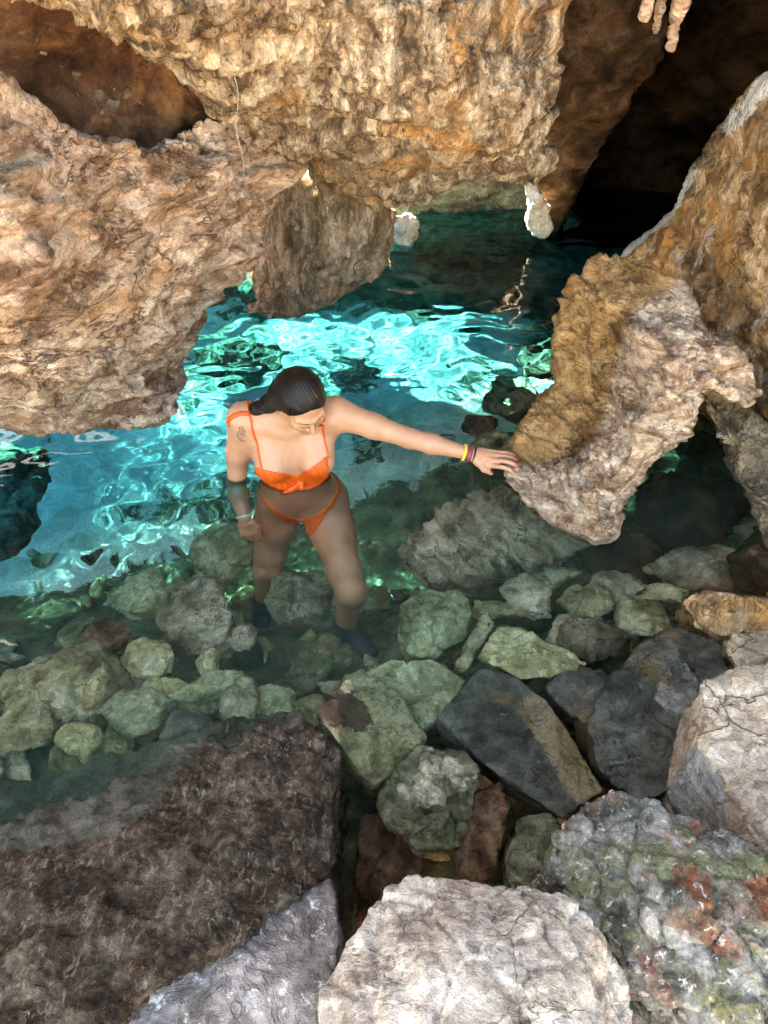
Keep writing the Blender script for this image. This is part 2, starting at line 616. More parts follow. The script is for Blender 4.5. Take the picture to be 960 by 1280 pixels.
CRACKED = rock_mat('cream cracked stone', (0.36, 0.26, 0.185), (0.58, 0.455, 0.35), (0.73, 0.61, 0.49), flakes=44, scale=7, seed=10, vein=(0.20, 0.11, 0.06), vein_scale=6,
                   vein_w=0.02, spots=(0.46, 0.33, 0.24), spot_scale=26, spot_amt=0.2, bump=0.014, lines=(0.33, 0.2, 0.12), lines_scale=12, lines_w=0.02, patch=((0.20, 0.20, 0.20), (0.42, 0.41, 0.39)))
MOTTLED = rock_mat('mottled grey green rusty stone', (0.085, 0.085, 0.07), (0.25, 0.25, 0.22), (0.44, 0.42, 0.385), stain=(0.36, 0.11, 0.045), stain_amt=0.42, flakes=44, scale=11, seed=11,
                   second=(0.23, 0.245, 0.13), second_amt=0.45, spots=(0.70, 0.64, 0.59), spot_scale=46, spot_amt=0.45, bump=0.018, contrast=1.3)
SLAB = rock_mat('dark brown crusted slab', (0.034, 0.021, 0.013), (0.088, 0.060, 0.041), (0.175, 0.13, 0.095), stain=(0.17, 0.085, 0.045), stain_amt=0.25, flakes=50, scale=9, seed=12,
                second=(0.12, 0.10, 0.08), second_amt=0.3, bump=0.018, rough=0.6, patch=((0.085, 0.078, 0.06), (0.20, 0.18, 0.145)), contrast=1.4, fleck=(0.50, 0.41, 0.31), fleck_stretch=(1.9, 1.0, 1.0))
LAVENDER = rock_mat('pale grey lavender stone', (0.15, 0.13, 0.12), (0.28, 0.245, 0.23), (0.42, 0.385, 0.37), stain=(0.40, 0.27, 0.20), stain_amt=0.4, flakes=40, scale=8, seed=13,
                    spots=(0.66, 0.63, 0.63), spot_scale=30, spot_amt=0.45, lines=(0.25, 0.2, 0.18), lines_scale=10)
DARKGREY = rock_mat('dark blue grey stone', (0.07, 0.069, 0.060), (0.14, 0.138, 0.124), (0.25, 0.245, 0.222), stain=(0.26, 0.15, 0.06), stain_amt=0.10, flakes=34, lines=(0.05, 0.04, 0.025), lines_scale=10, lines_w=0.014, lines_amt=0.6, scale=6, seed=14,
                    vein=(0.30, 0.30, 0.27), vein_scale=4, vein_w=0.006, rough=0.6, patch=((0.22, 0.12, 0.04), (0.45, 0.36, 0.25)))
OLIVE = rock_mat('olive weathered stone', (0.16, 0.14, 0.07), (0.40, 0.36, 0.20), (0.62, 0.57, 0.38), stain=(0.34, 0.18, 0.07), stain_amt=0.3, flakes=34, lines=(0.05, 0.04, 0.025), lines_scale=10, lines_w=0.014, lines_amt=0.6, scale=7, seed=15,
                 spots=(0.09, 0.05, 0.03), spot_scale=24, spot_amt=0.2, patch=((0.05, 0.03, 0.02), (0.16, 0.09, 0.06)))
MOSSY = rock_mat('mossy grey stone', (0.085, 0.08, 0.05), (0.26, 0.25, 0.165), (0.52, 0.50, 0.37), stain=(0.18, 0.22, 0.12), stain_amt=0.5, flakes=34, lines=(0.05, 0.04, 0.025), lines_scale=10, lines_w=0.014, lines_amt=0.6, scale=10, seed=16)
RUST = rock_mat('rust brown stone', (0.06, 0.03, 0.02), (0.17, 0.088, 0.056), (0.31, 0.19, 0.125), stain=(0.38, 0.15, 0.075), stain_amt=0.3, flakes=34, lines=(0.05, 0.04, 0.025), lines_scale=10, lines_w=0.014, lines_amt=0.6, scale=8, seed=17)
ALGAE = rock_mat('pale algae covered stone', (0.17, 0.18, 0.09), (0.39, 0.405, 0.235), (0.62, 0.63, 0.43), stain=(0.38, 0.35, 0.17), stain_amt=0.35, flakes=34, lines=(0.05, 0.04, 0.025), lines_scale=10, lines_w=0.014, lines_amt=0.6, scale=7, seed=18)
YELLOW = rock_mat('pale yellow stone', (0.36, 0.32, 0.13), (0.62, 0.57, 0.31), (0.78, 0.74, 0.50), stain=(0.38, 0.28, 0.11), stain_amt=0.3, flakes=34, lines=(0.05, 0.04, 0.025), lines_scale=10, lines_w=0.014, lines_amt=0.6, scale=8, seed=19)
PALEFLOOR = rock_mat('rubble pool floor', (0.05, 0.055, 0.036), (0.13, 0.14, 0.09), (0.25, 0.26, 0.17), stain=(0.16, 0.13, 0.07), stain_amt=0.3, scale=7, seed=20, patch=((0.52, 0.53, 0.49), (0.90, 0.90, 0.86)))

# ------------------------------------------------------------------ the setting: cave, pool floor, water
# roof: one thick uneven vault, open towards the viewer's back and over an added hole far behind the left rock, shaped to aim the sun
def cave_roof():
    xs, ys = np.arange(-6.6, 5.01, 0.07), np.arange(0.15, 9.01, 0.07)
    X, Y = np.meshgrid(xs, ys, indexing='ij')
    p = np.stack([X, Y, 0 * X], 2).reshape(-1, 3).astype(np.float32)
    Z = 3.6 + 0.35 * fbm(p * 0.8, 4).reshape(X.shape) + 0.08 * fbm(p * 4, 3, 0.5, True).reshape(X.shape)
    Z -= 1.3 * smooth01(np.abs(X + 0.7), 4.4, 5.8)
    edge = 0.22 * fbm(p * 1.7 + 40, 3).reshape(X.shape)
    E = Vector((SUN_DIR.x / SUN_DIR.z, SUN_DIR.y / SUN_DIR.z)) * 3.6
    lit = (X - E.x, Y - E.y)                                  # where the light of this spot of the roof lands on the pool
    hole = (lit[0] > -2.3 + edge) & (lit[0] < 0.62 + 0.5 * edge + 0.62 * smooth01(lit[1], 2.9, 3.4)) & (lit[1] > 2.5 + edge) & (lit[1] < 5.2 + edge)  # outline added to bring sun onto the pool, clear of the arch
    hole &= ~((lit[0] > -1.3) & (lit[0] < 0.05) & (lit[1] > 3.28) & (lit[1] < 4.1))  # closed here to keep the sun off the pillar
    rear = Y < 1.35 + 0.5 * edge + 0.06 * X ** 2
    keep = ~(hole | rear)
    nx, ny = X.shape
    ok = keep[:-1, :-1] & keep[1:, :-1] & keep[:-1, 1:] & keep[1:, 1:]
    bm = bmesh.new()
    lower, upper = {}, {}
    for i, j in np.argwhere(ok):
        for a, b in ((i, j), (i + 1, j), (i + 1, j + 1), (i, j + 1)):
            if (a, b) not in lower:
                lower[a, b] = bm.verts.new((X[a, b], Y[a, b], Z[a, b]))
                upper[a, b] = bm.verts.new((X[a, b], Y[a, b], Z[a, b] + 0.35))
        q = [(i, j), (i + 1, j), (i + 1, j + 1), (i, j + 1)]
        bm.faces.new([lower[c] for c in reversed(q)])
        bm.faces.new([upper[c] for c in q])
        for di, dj, c, d in ((0, -1, q[0], q[1]), (1, 0, q[1], q[2]), (0, 1, q[2], q[3]), (-1, 0, q[3], q[0])):
            a, b = i + di, j + dj
            if not (0 <= a < nx - 1 and 0 <= b < ny - 1 and ok[a, b]):
                bm.faces.new([lower[c], lower[d], upper[d], upper[c]])
    me = bpy.data.meshes.new('cave_roof')
    bm.to_mesh(me)
    bm.free()
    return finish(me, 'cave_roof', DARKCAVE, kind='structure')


def shell_wall(name, pts, mat, z0=-1.8, z1=4.3, thick=0.4, seed=0):
    """An uneven upright cave wall along a line on the ground."""
    path = []
    for (x0, y0), (x1, y1) in zip(pts, pts[1:]):
        n = max(2, int(math.hypot(x1 - x0, y1 - y0) / 0.06))
        path += [(x0 + (x1 - x0) * t / n, y0 + (y1 - y0) * t / n) for t in range(n)]
    path.append(pts[-1])
    path = np.array(path)
    zs = np.arange(z0, z1, 0.06)
    nrm = np.gradient(path, axis=0)
    nrm = np.stack([nrm[:, 1], -nrm[:, 0]], 1)
    nrm /= np.linalg.norm(nrm, axis=1)[:, None]
    P = np.concatenate([np.repeat(path[:, None], len(zs), 1), np.broadcast_to(zs[None, :, None], (len(path), len(zs), 1))], 2).astype(np.float32)
    q = P.reshape(-1, 3) + seed
    d = (0.30 * fbm(q * 0.9, 4) + 0.10 * fbm(q * 3.2, 4, 0.55, True)).reshape(P.shape[:2])
    F = P.copy()
    F[..., :2] += nrm[:, None] * d[..., None]
    B = P.copy()
    B[..., :2] -= nrm[:, None] * (thick + 0.3)
    n, m = P.shape[:2]
    vs = np.concatenate([F.reshape(-1, 3), B.reshape(-1, 3)])
    I = np.arange(n * m).reshape(n, m)
    quad = lambda A: np.stack([A[:-1, :-1], A[1:, :-1], A[1:, 1:], A[:-1, 1:]], -1).reshape(-1, 4)
    fs = [quad(I), quad(I)[:, ::-1] + n * m]
    for e in (I[0], I[-1][::-1], I[:, 0][::-1], I[:, -1]):
        fs.append(np.stack([e[:-1], e[1:], e[1:] + n * m, e[:-1] + n * m], 1))
    return tag(mesh_obj(name, vs, np.concatenate(fs), mat), kind='structure')


ROUGH = 0.04
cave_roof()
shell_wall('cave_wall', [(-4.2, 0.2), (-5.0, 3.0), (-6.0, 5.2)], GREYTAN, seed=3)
shell_wall('cave_wall', [(-6.1, 5.2), (-5.2, 7.9), (-0.6, 7.9), (0.9, 5.9)], GREYTAN, seed=5)
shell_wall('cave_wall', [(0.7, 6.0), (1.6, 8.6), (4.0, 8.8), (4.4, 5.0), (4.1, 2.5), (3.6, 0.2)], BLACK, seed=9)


def pool_floor():
    xs, ys = np.arange(-4.6, 4.6, 0.025), np.arange(-0.6, 9.0, 0.03)
    X, Y = np.meshgrid(xs, ys, indexing='ij')
    p = np.stack([X, Y, 0 * X], 2).reshape(-1, 3).astype(np.float32)
    sh = X.shape
    shore = Y - 0.55 * np.clip(X - 0.3, 0, 3)
    Z = -0.42 - 0.75 * smooth01(shore, 1.0, 2.5) - 0.15 * smooth01(Y, 4.0, 6.5)
    Z += 0.12 * fbm(p * 1.5, 3).reshape(sh)
    wl = worley(p * 5.5 + 0.15 * np.stack([perlin(p * 5), perlin(p * 5 + 9), 0 * p[:, 0]], 1))
    Z += (0.11 * np.clip(0.62 - wl[:, 0], 0, 1) * (0.4 + 1.2 * wl[:, 2])).reshape(sh)
    Z += (0.02 * fbm(p * 14, 3, 0.5, True)).reshape(sh)
    n, m = sh
    I = np.arange(n * m).reshape(n, m)
    fs = np.stack([I[:-1, :-1], I[1:, :-1], I[1:, 1:], I[:-1, 1:]], -1).reshape(-1, 4)
    o = tag(mesh_obj('pool_floor', np.stack([X, Y, Z], 2).reshape(-1, 3), fs, PALEFLOOR), kind='structure')
    at = o.data.attributes.new('patch', 'FLOAT', 'POINT')     # paler in the sunlit zone: brightness put into the floor colour
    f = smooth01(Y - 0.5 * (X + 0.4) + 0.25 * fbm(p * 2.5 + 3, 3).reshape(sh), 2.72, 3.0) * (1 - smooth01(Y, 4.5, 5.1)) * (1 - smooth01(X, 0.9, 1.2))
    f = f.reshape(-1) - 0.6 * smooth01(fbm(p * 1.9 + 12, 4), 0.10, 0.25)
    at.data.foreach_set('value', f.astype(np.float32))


pool_floor()


def ground_behind():
    xs, ys = np.arange(-14, 14.01, 0.2), np.arange(-20, -0.39, 0.2)
    X, Y = np.meshgrid(xs, ys, indexing='ij')
    p = np.stack([X, Y, 0 * X], 2).reshape(-1, 3).astype(np.float32)
    Z = -0.45 + 0.9 * smooth01(-Y, 0.4, 2.0) + (0.25 * fbm(p * 0.9, 4)).reshape(X.shape) * smooth01(-Y, 0.5, 1.5)
    n, m = X.shape
    I = np.arange(n * m).reshape(n, m)
    fs = np.stack([I[:-1, :-1], I[1:, :-1], I[1:, 1:], I[:-1, 1:]], -1).reshape(-1, 4)
    tag(mesh_obj('ground', np.stack([X, Y, Z], 2).reshape(-1, 3), fs, TAN), kind='structure')


ground_behind()


def water():
    xs, ys = np.arange(-4.5, 4.5, 0.018), np.arange(-0.55, 8.9, 0.02)
    X, Y = np.meshgrid(xs, ys, indexing='ij')
    p = np.stack([X, Y, 0 * X], 2).reshape(-1, 3).astype(np.float32)
    sh = X.shape
    amp = ((0.20 + 0.80 * smooth01(Y - 0.25 * X, 2.0, 3.1)) * (1 - 0.6 * smooth01(Y, 3.5, 4.3))).reshape(-1)
    q = p + 0.12 * np.stack([perlin(p * 2.2), perlin(p * 2.2 + 7), 0 * p[:, 0]], 1)
    z = 0.018 * perlin(q * np.array([3.0, 4.2, 1])) + 0.015 * perlin(q * np.array([6.5, 9.0, 1]) + 4) + 0.006 * perlin(q * np.array([15, 20, 1]) + 9)
    Z = (0.72 * z * amp).reshape(sh)
    n, m = sh
    I = np.arange(n * m).reshape(n, m)
    fs = np.stack([I[:-1, :-1], I[1:, :-1], I[1:, 1:], I[:-1, 1:]], -1).reshape(-1, 4)
    mt, nt, b = new_mat('clear pool water')
    nt.nodes.remove(b)
    k = NB(nt)
    g = k.add('ShaderNodeNewGeometry')
    sx = k.add('ShaderNodeSeparateXYZ')
    k.link(g.outputs['Position'], sx.inputs[0])
    # the deeper the water under a spot, the bluer the light that passes
    t = k.math('SUBTRACT', sx.outputs['Y'], k.math('MULTIPLY', sx.outputs['X'], 0.65))
    t = k.math('DIVIDE', k.math('SUBTRACT', t, 0.9), 2.05, True)
    tint = k.ramp(t, [(0.0, (0.95, 0.98, 0.94)), (0.36, (0.80, 0.94, 0.90)), (0.52, (0.92, 0.98, 0.95)), (0.77, (0.95, 0.985, 0.97)), (0.88, (0.36, 0.87, 0.92)), (1.0, (0.15, 0.79, 0.96))])
    turbid = k.ramp(t, [(0.0, 0.0), (0.25, 0.022), (0.44, 0.026), (0.58, 0.016), (0.80, 0.006), (0.90, 0.0)])
    rf = k.add('ShaderNodeBsdfRefraction')
    rf.inputs['IOR'].default_value = 1.33
    rf.inputs['Roughness'].default_value = ROUGH
    k.link(tint, rf.inputs['Color'])
    gl = k.add('ShaderNodeBsdfGlossy')
    gl.inputs['Roughness'].default_value = 0.02
    fr = k.add('ShaderNodeFresnel')
    fr.inputs['IOR'].default_value = 1.33
    df = k.add('ShaderNodeBsdfDiffuse')                       # water murk: its veil of scattered light put in as surface colour
    df.inputs['Color'].default_value = (0.20, 0.52, 0.42, 1)
    mt2 = k.add('ShaderNodeMixShader')
    k.link(turbid, mt2.inputs[0])
    k.link(rf.outputs[0], mt2.inputs[1])
    k.link(df.outputs[0], mt2.inputs[2])
    mx = k.add('ShaderNodeMixShader')
    k.link(fr.outputs[0], mx.inputs[0])
    k.link(mt2.outputs[0], mx.inputs[1])
    k.link(gl.outputs[0], mx.inputs[2])
    k.link(mx.outputs[0], nt.nodes['Material Output'].inputs[0])
    o = tag(mesh_obj('water', np.stack([X, Y, Z], 2).reshape(-1, 3), fs, mt), kind='structure')
    o.cycles.is_caustics_caster = True
    o.cycles.is_caustics_receiver = False


water()

# ------------------------------------------------------------------ the big rock masses round the pool
def big_rock(bm, voxel, disp, name, mat, label, cat='rock', iters=8, **kw):
    me = dense(bm, voxel, iters)
    displace(me, disp)
    return finish(me, name, mat, label, cat, **kw)


# overhanging rock on the left
big_rock(mass([(-190, 90, 1.85), (-60, 95, 1.95), (0, 112, 2.05), (60, 135, 2.15), (110, 160, 2.25), (190, 176, 2.45), (240, 150, 2.72), (300, 140, 2.9), (380, 160, 3.15), (386, 200, 3.06), (352, 245, 2.98),
               (330, 300, 2.92), (318, 338, 2.87), (285, 360, 2.82), (262, 385, 2.77), (240, 425, 2.7), (222, 465, 2.66), (232, 492, 2.6), (212, 530, 2.5),
               (130, 536, 2.42), (45, 543, 2.36), (0, 540, 2.33), (-190, 545, 2.2)],
              [(30, 300, 1.95), (30, 400, 2.0), (75, 260, 2.02), (130, 250, 2.25), (240, 280, 2.58), (100, 400, 2.2), (200, 400, 2.45), (40, 470, 2.12), (150, 480, 2.32), (300, 240, 2.75),
               (-80, 300, 1.8), (60, 515, 2.25), (220, 230, 2.45), (300, 195, 2.76), (345, 205, 2.92), (10, 270, 1.86), (50, 330, 1.9), (20, 390, 1.9), (95, 330, 2.12)], 0.25),
         0.0115, limestone(1, (0.25, 0.1, 1), 0.14, 0.06, 0.042, 0.04, 0.012), 'overhanging_rock', TAN,
         'tan overhanging rock mass on the left, its ragged lower edge just above the cyan water', 'rock wall')

# dripstone block hanging over the middle of the pool
big_rock(joined(
    mass([(-190, -110, 1.75), (-60, -40, 1.9), (30, -8, 2.05), (110, 22, 2.25), (160, 62, 2.45), (195, 84, 2.55), (240, 112, 2.68), (262, 150, 2.78), (300, 172, 2.9), (345, 186, 3.02), (390, 203, 3.12),
          (420, 235, 3.26), (450, 255, 3.34), (480, 266, 3.4), (520, 264, 3.42), (545, 245, 3.40), (575, 225, 3.40), (610, 216, 3.40), (640, 222, 3.40), (672, 238, 3.40),
          (685, 226, 3.36), (688, 170, 3.2), (694, 110, 3.1), (702, 60, 3.05), (716, 0, 3.0), (730, -110, 2.9)],
         [(400, 60, 2.64), (560, 60, 2.6), (640, 120, 2.74), (500, 150, 2.68), (580, 165, 2.76), (300, 90, 2.5), (200, 30, 2.2), (330, 130, 2.72), (420, 165, 2.8), (470, 205, 2.98), (560, 205, 3.0), (640, 185, 2.92),
          (450, -60, 2.5), (620, 30, 2.7), (480, 100, 2.56)], 0.2)),
         0.0115, limestone(2, (0.1, 0.3, 1), 0.12, 0.07, 0.024, 0.032, 0.012, drip=0.022), 'hanging_rock', DRIP,
         'big grey cream rock block hanging over the middle of the pool, grooved by drips', 'rock wall')

# smooth brown recess between the two
big_rock(mass([(-190, -60, 2.15), (100, 0, 2.5), (300, 60, 3.0), (420, 190, 3.3), (300, 230, 3.1), (180, 215, 2.75), (0, 160, 2.4), (-190, 150, 2.2)],
              [(100, 100, 2.62), (0, 60, 2.4)], 0.4),
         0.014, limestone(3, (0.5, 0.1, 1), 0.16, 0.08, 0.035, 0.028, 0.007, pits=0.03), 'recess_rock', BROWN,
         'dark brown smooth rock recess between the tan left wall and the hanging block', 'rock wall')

recess = bpy.data.objects['recess_rock']


def ray_on(o, u, v):
    inv = o.matrix_world.inverted()
    ok, q, n, _ = o.ray_cast(inv @ EYE, ray(u, v).normalized())
    return (o.matrix_world @ q) if ok else None


bpy.context.view_layer.update()
for kk, (u, v, r) in enumerate(((97, 92, .024), (122, 118, .022), (140, 130, .028), (160, 118, .018), (128, 138, .016), (52, 66, .018))):
    c = ray_on(recess, u, v)
    if c is None:
        continue
    rnd = random.Random(kk)
    me = dense(hull([c + Vector((rnd.gauss(0, 1), rnd.gauss(0, 1), rnd.gauss(0, 1) * .7)).normalized() * r * rnd.uniform(.8, 1.25) for _ in range(18)]), .006, 2)
    displace(me, boulder(200 + kk, big=.006, crack=.002, cell=20, mid=.003, fine=.001))
    pb = finish(me, 'pebble', GREYTAN)
    bpy.context.view_layer.update()
    mw = pb.matrix_world.copy()
    pb.parent = recess
    pb.matrix_parent_inverse = recess.matrix_world.inverted()

# pillar behind, reaching down into the water
big_rock(mass([(318, 215, 4.15), (380, 200, 3.65), (470, 235, 3.6), (496, 265, 3.75), (492, 330, 3.88), (472, 350, 3.82), (445, 362, 3.74), (415, 380, 3.68), (392, 392, 3.64), (345, 398, 3.62),
               (302, 394, 3.66), (294, 378, 3.95), (305, 350, 4.15), (315, 300, 4.25)],
              [(348, 320, 3.74), (362, 270, 3.64), (420, 280, 3.48), (460, 300, 3.6), (380, 350, 3.54), (440, 340, 3.64), (345, 370, 3.6)], 0.28),
         0.016, limestone(4, (0.5, 0.2, 1), 0.16, 0.05, 0.02, 0.022, 0.008, drip=0.016), 'pillar_rock', PILLAR,
         'tan rock pillar standing in the water under the hanging block', 'rock wall')

# far alcove and the brown spur right of the block
big_rock(mass([(495, 190, 4.75), (600, 180, 4.7), (690, 180, 4.75), (720, 330, 5.3), (640, 420, 5.4), (500, 420, 5.4), (480, 330, 5.2)],
              [(560, 215, 4.75), (600, 240, 4.95), (560, 270, 5.1), (620, 280, 5.15)], 0.3),
         0.025, limestone(5, (0.1, 0.2, 1), 0.2, 0.06, 0.02, 0.02, 0.006), 'alcove_rock', GREYTAN,
         'grey green rock arching low over the far end of the water', 'rock wall')
big_rock(mass([(690, -110, 3.7), (835, -110, 3.7), (828, 70, 3.95), (800, 102, 4.05), (772, 150, 4.15), (752, 178, 4.25), (735, 215, 4.4), (718, 250, 4.55), (702, 286, 4.7), (692, 330, 4.8),
               (676, 320, 4.75), (668, 240, 4.5), (660, 150, 4.2)],
              [(740, 60, 3.85), (760, 110, 3.98), (710, 200, 4.3)], 0.6),
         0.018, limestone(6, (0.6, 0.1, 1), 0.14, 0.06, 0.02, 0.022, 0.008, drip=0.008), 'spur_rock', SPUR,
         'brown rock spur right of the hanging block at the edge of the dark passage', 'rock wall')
big_rock(mass([(645, 205, 4.1), (668, 205, 4.1), (678, 240, 4.2), (684, 265, 4.3), (690, 285, 4.4), (684, 296, 4.45), (668, 292, 4.4), (660, 275, 4.3), (656, 250, 4.2)], [(668, 255, 4.15)], 0.12),
         0.008, limestone(7, (0.2, 0.1, 1), 0.09, 0.05, 0.012, 0.03, 0.008, pits=0), 'sunlit_tongue', SUNWHITE,  # sunlit alcove rim built as its own piece, brightness in the colour
         'sunlit light-painted white rock tongue hanging down to the far water', 'rock')
big_rock(mass([(483, 282, 4.45), (492, 270, 4.45), (510, 268, 4.5), (524, 277, 4.5), (520, 296, 4.6), (512, 330, 4.65), (486, 330, 4.65)], [(503, 285, 4.45)], 0.2),
         0.008, limestone(8, (0.2, 0.1, 1), 0.09, 0.05, 0.02, 0.03, 0.008, pits=0), 'sunlit_rock', SUNWHITE,  # daylight on this far rock is put into its white colour
         'small sunlit white rock at the far waterline beside the tan pillar', 'rock')

big_rock(mass([(690, -20, 4.7), (800, -40, 4.6), (1000, -40, 4.4), (1150, 0, 4.2), (1150, 430, 5.0), (800, 430, 5.5), (670, 400, 5.6), (660, 240, 5.4)],
              [(760, 250, 5.5), (800, 120, 5.1), (900, 120, 4.8), (860, 240, 5.3)], 0.5),
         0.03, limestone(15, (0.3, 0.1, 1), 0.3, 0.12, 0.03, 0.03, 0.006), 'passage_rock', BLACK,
         'rock leaning over the far water at the upper right, passage darkness in its colour', 'rock wall')

# stalactites at the upper right
def stalactite(name, u, v0, v1, r, y, label):
    a, b = at_y(u, v0, y), at_y(u, v1, y)
    d = (b - a).length
    bm = bmesh.new()
    bmesh.ops.create_cone(bm, cap_ends=True, segments=24, radius1=r * 0.35, radius2=r, depth=d)
    bmesh.ops.translate(bm, vec=(a + b) / 2 + Vector((0, 0, 0)), verts=bm.verts)
    big_rock(bm, 0.008, limestone(len(label), (0, 0, 1), 0.08, 0.02, 0.004, 0.012, 0.004, drip=0.012, pits=0), name, CREAM, label, 'stalactite', 4)


stalactite('stalactite', 818, -120, 28, 0.062, 3.2, 'short blunt stalactite hanging at the top beside the dark passage')
stalactite('stalactite', 856, -120, 62, 0.058, 3.15, 'longest cream stalactite hanging at the top before the dark passage')
stalactite('stalactite', 835, -120, 40, 0.035, 3.3, 'thin stalactite between the two larger ones')

# right wall, the arched rock before it and its right foot
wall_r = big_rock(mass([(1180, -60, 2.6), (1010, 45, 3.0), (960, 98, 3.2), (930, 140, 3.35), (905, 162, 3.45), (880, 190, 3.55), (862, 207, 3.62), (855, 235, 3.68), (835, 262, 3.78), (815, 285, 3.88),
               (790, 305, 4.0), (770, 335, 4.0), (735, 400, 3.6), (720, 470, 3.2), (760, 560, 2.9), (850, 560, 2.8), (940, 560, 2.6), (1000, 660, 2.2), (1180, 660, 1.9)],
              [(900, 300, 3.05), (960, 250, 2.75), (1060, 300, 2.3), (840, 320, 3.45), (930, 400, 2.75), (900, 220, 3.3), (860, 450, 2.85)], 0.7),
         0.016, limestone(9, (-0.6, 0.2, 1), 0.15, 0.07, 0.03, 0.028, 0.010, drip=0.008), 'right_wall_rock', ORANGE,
         'orange tan rock wall rising at the right edge, its sunlit upper rim painted white', 'rock wall')
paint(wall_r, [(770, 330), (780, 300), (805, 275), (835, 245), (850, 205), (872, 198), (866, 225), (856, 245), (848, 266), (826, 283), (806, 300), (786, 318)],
      [(900, 160), (930, 125), (955, 85), (975, 85), (968, 108), (940, 140), (912, 172)], soft=8)  # sunlight along the upper rim, painted as a white strip
arch = big_rock(joined(
    # the rounded orange side
    mass([(708, 365, 2.86), (735, 337, 2.9), (768, 327, 2.92), (805, 333, 2.9), (840, 352, 2.84), (872, 388, 2.72), (900, 430, 2.6), (860, 500, 2.5), (800, 560, 2.4), (720, 610, 2.25), (650, 615, 2.2),
          (628, 588, 2.24), (642, 562, 2.32), (664, 522, 2.46), (668, 500, 2.52), (690, 485, 2.56), (694, 435, 2.7), (700, 395, 2.8)],
         [(765, 385, 2.6), (735, 430, 2.56), (745, 500, 2.38), (705, 540, 2.34), (690, 575, 2.24), (810, 380, 2.58)], 0.35),
    # the cream fold that stands proud of it
    mass([(792, 386, 2.52), (838, 366, 2.58), (872, 388, 2.54), (902, 420, 2.44), (936, 455, 2.3), (958, 490, 2.18), (940, 508, 2.16), (914, 502, 2.2), (893, 476, 2.24), (870, 488, 2.2),
          (864, 520, 2.16), (858, 545, 2.1), (835, 560, 2.06), (808, 583, 2.02), (800, 602, 1.98), (778, 640, 1.94), (768, 675, 1.9), (745, 676, 1.9), (700, 655, 1.99), (660, 630, 2.08), (640, 614, 2.12), (626, 594, 2.18),
          (650, 582, 2.2), (690, 584, 2.16), (724, 572, 2.14), (755, 540, 2.18), (764, 500, 2.26), (774, 450, 2.36)],
         [(815, 430, 2.30), (840, 480, 2.14), (790, 530, 2.08), (865, 425, 2.34), (905, 450, 2.24), (760, 600, 1.97), (720, 620, 2.0), (790, 570, 2.02)], 0.3)),
         0.009, limestone(10, (0.75, 0.1, 0.75), 0.13, 0.075, 0.020, 0.030, 0.010, pits=0.012, calm=0.8), 'arch_rock', CREAM,
         'cream and orange folded rock arch on the right, the one her hand rests on', 'rock', 4)
paint(arch, [(690, 300), (850, 300), (845, 362), (792, 384), (772, 450), (762, 500), (752, 540), (722, 570), (690, 580), (655, 578), (600, 570)], soft=35)
big_rock(mass([(866, 470, 2.42), (900, 462, 2.4), (945, 500, 2.3), (985, 560, 2.15), (1040, 700, 1.9), (975, 740, 1.85), (945, 660, 2.0), (922, 600, 2.12), (893, 540, 2.25)],
              [(925, 540, 2.15), (970, 640, 1.95)], 0.35),
         0.010, limestone(11, (0.8, 0.1, 0.5), 0.10, 0.07, 0.035, 0.04, 0.010), 'arch_foot_rock', GREYTAN,
         'brown right foot of the rock arch running down the right edge to the water', 'rock', 5)

# ------------------------------------------------------------------ boulders
def poly_rock(name, label, mat, top, drop=0.3, seed=1, voxel=0.008, disp=None, push=0.06, shrink=0.9, iters=3, group=None, **kw):
    """A boulder whose seen corners are (u, v, height above the water)."""
    t = [at_z(*p) for p in top]
    c = sum(t, Vector()) / len(t)
    low = [Vector((c.x + (p.x - c.x) * shrink, c.y + (p.y - c.y) * shrink + push, p.z - drop)) for p in t]
    me = dense(hull(t + low), voxel, iters)
    displace(me, disp or boulder(seed, **kw))
    return finish(me, name, mat, label, 'boulder', group)


slab = poly_rock('slab_boulder', 'huge dark brown crusted slab at the bottom left, its far corner dipping under water', SLAB,
          [(-120, 1010, -.10), (0, 985, -.10), (160, 945, -.07), (270, 905, -.04), (370, 885, .0), (425, 935, .05), (422, 1050, .10), (414, 1095, .13), (345, 1115, .16), (250, 1190, .22), (170, 1235, .25), (60, 1330, .3), (-120, 1330, .3)],
          0.55, 1, 0.007, big=0.02, crack=0.008, cell=4, mid=0.016, fine=0.009, push=0.0, shrink=1.0)
poly_rock('lavender_boulder', 'pale grey lavender stone under the near edge of the brown slab', LAVENDER,
          [(140, 1262, .19), (250, 1192, .17), (345, 1118, .13), (412, 1098, .11), (424, 1170, .12), (400, 1240, .14), (392, 1330, .14), (100, 1330, .2)],
          0.5, 2, 0.007, big=0.012, crack=0.004, cell=6, mid=0.008)
poly_rock('white_boulder', 'white boulder with brown hairline cracks at the bottom centre', WHITE,
          [(394, 1275, .42), (405, 1235, .44), (440, 1165, .47), (480, 1112, .47), (515, 1090, .46), (550, 1096, .47), (620, 1108, .47), (640, 1122, .47), (705, 1116, .45), (735, 1140, .42), (775, 1210, .34), (810, 1330, .25), (720, 1330, .5), (560, 1330, .55), (394, 1330, .45), (560, 1200, .54), (640, 1180, .53)],
          0.55, 3, 0.006, big=0.014, crack=0.008, cell=9, mid=0.008, fine=0.004, strata=0.006, axis=(0.5, 0.3, 1), push=0.02)
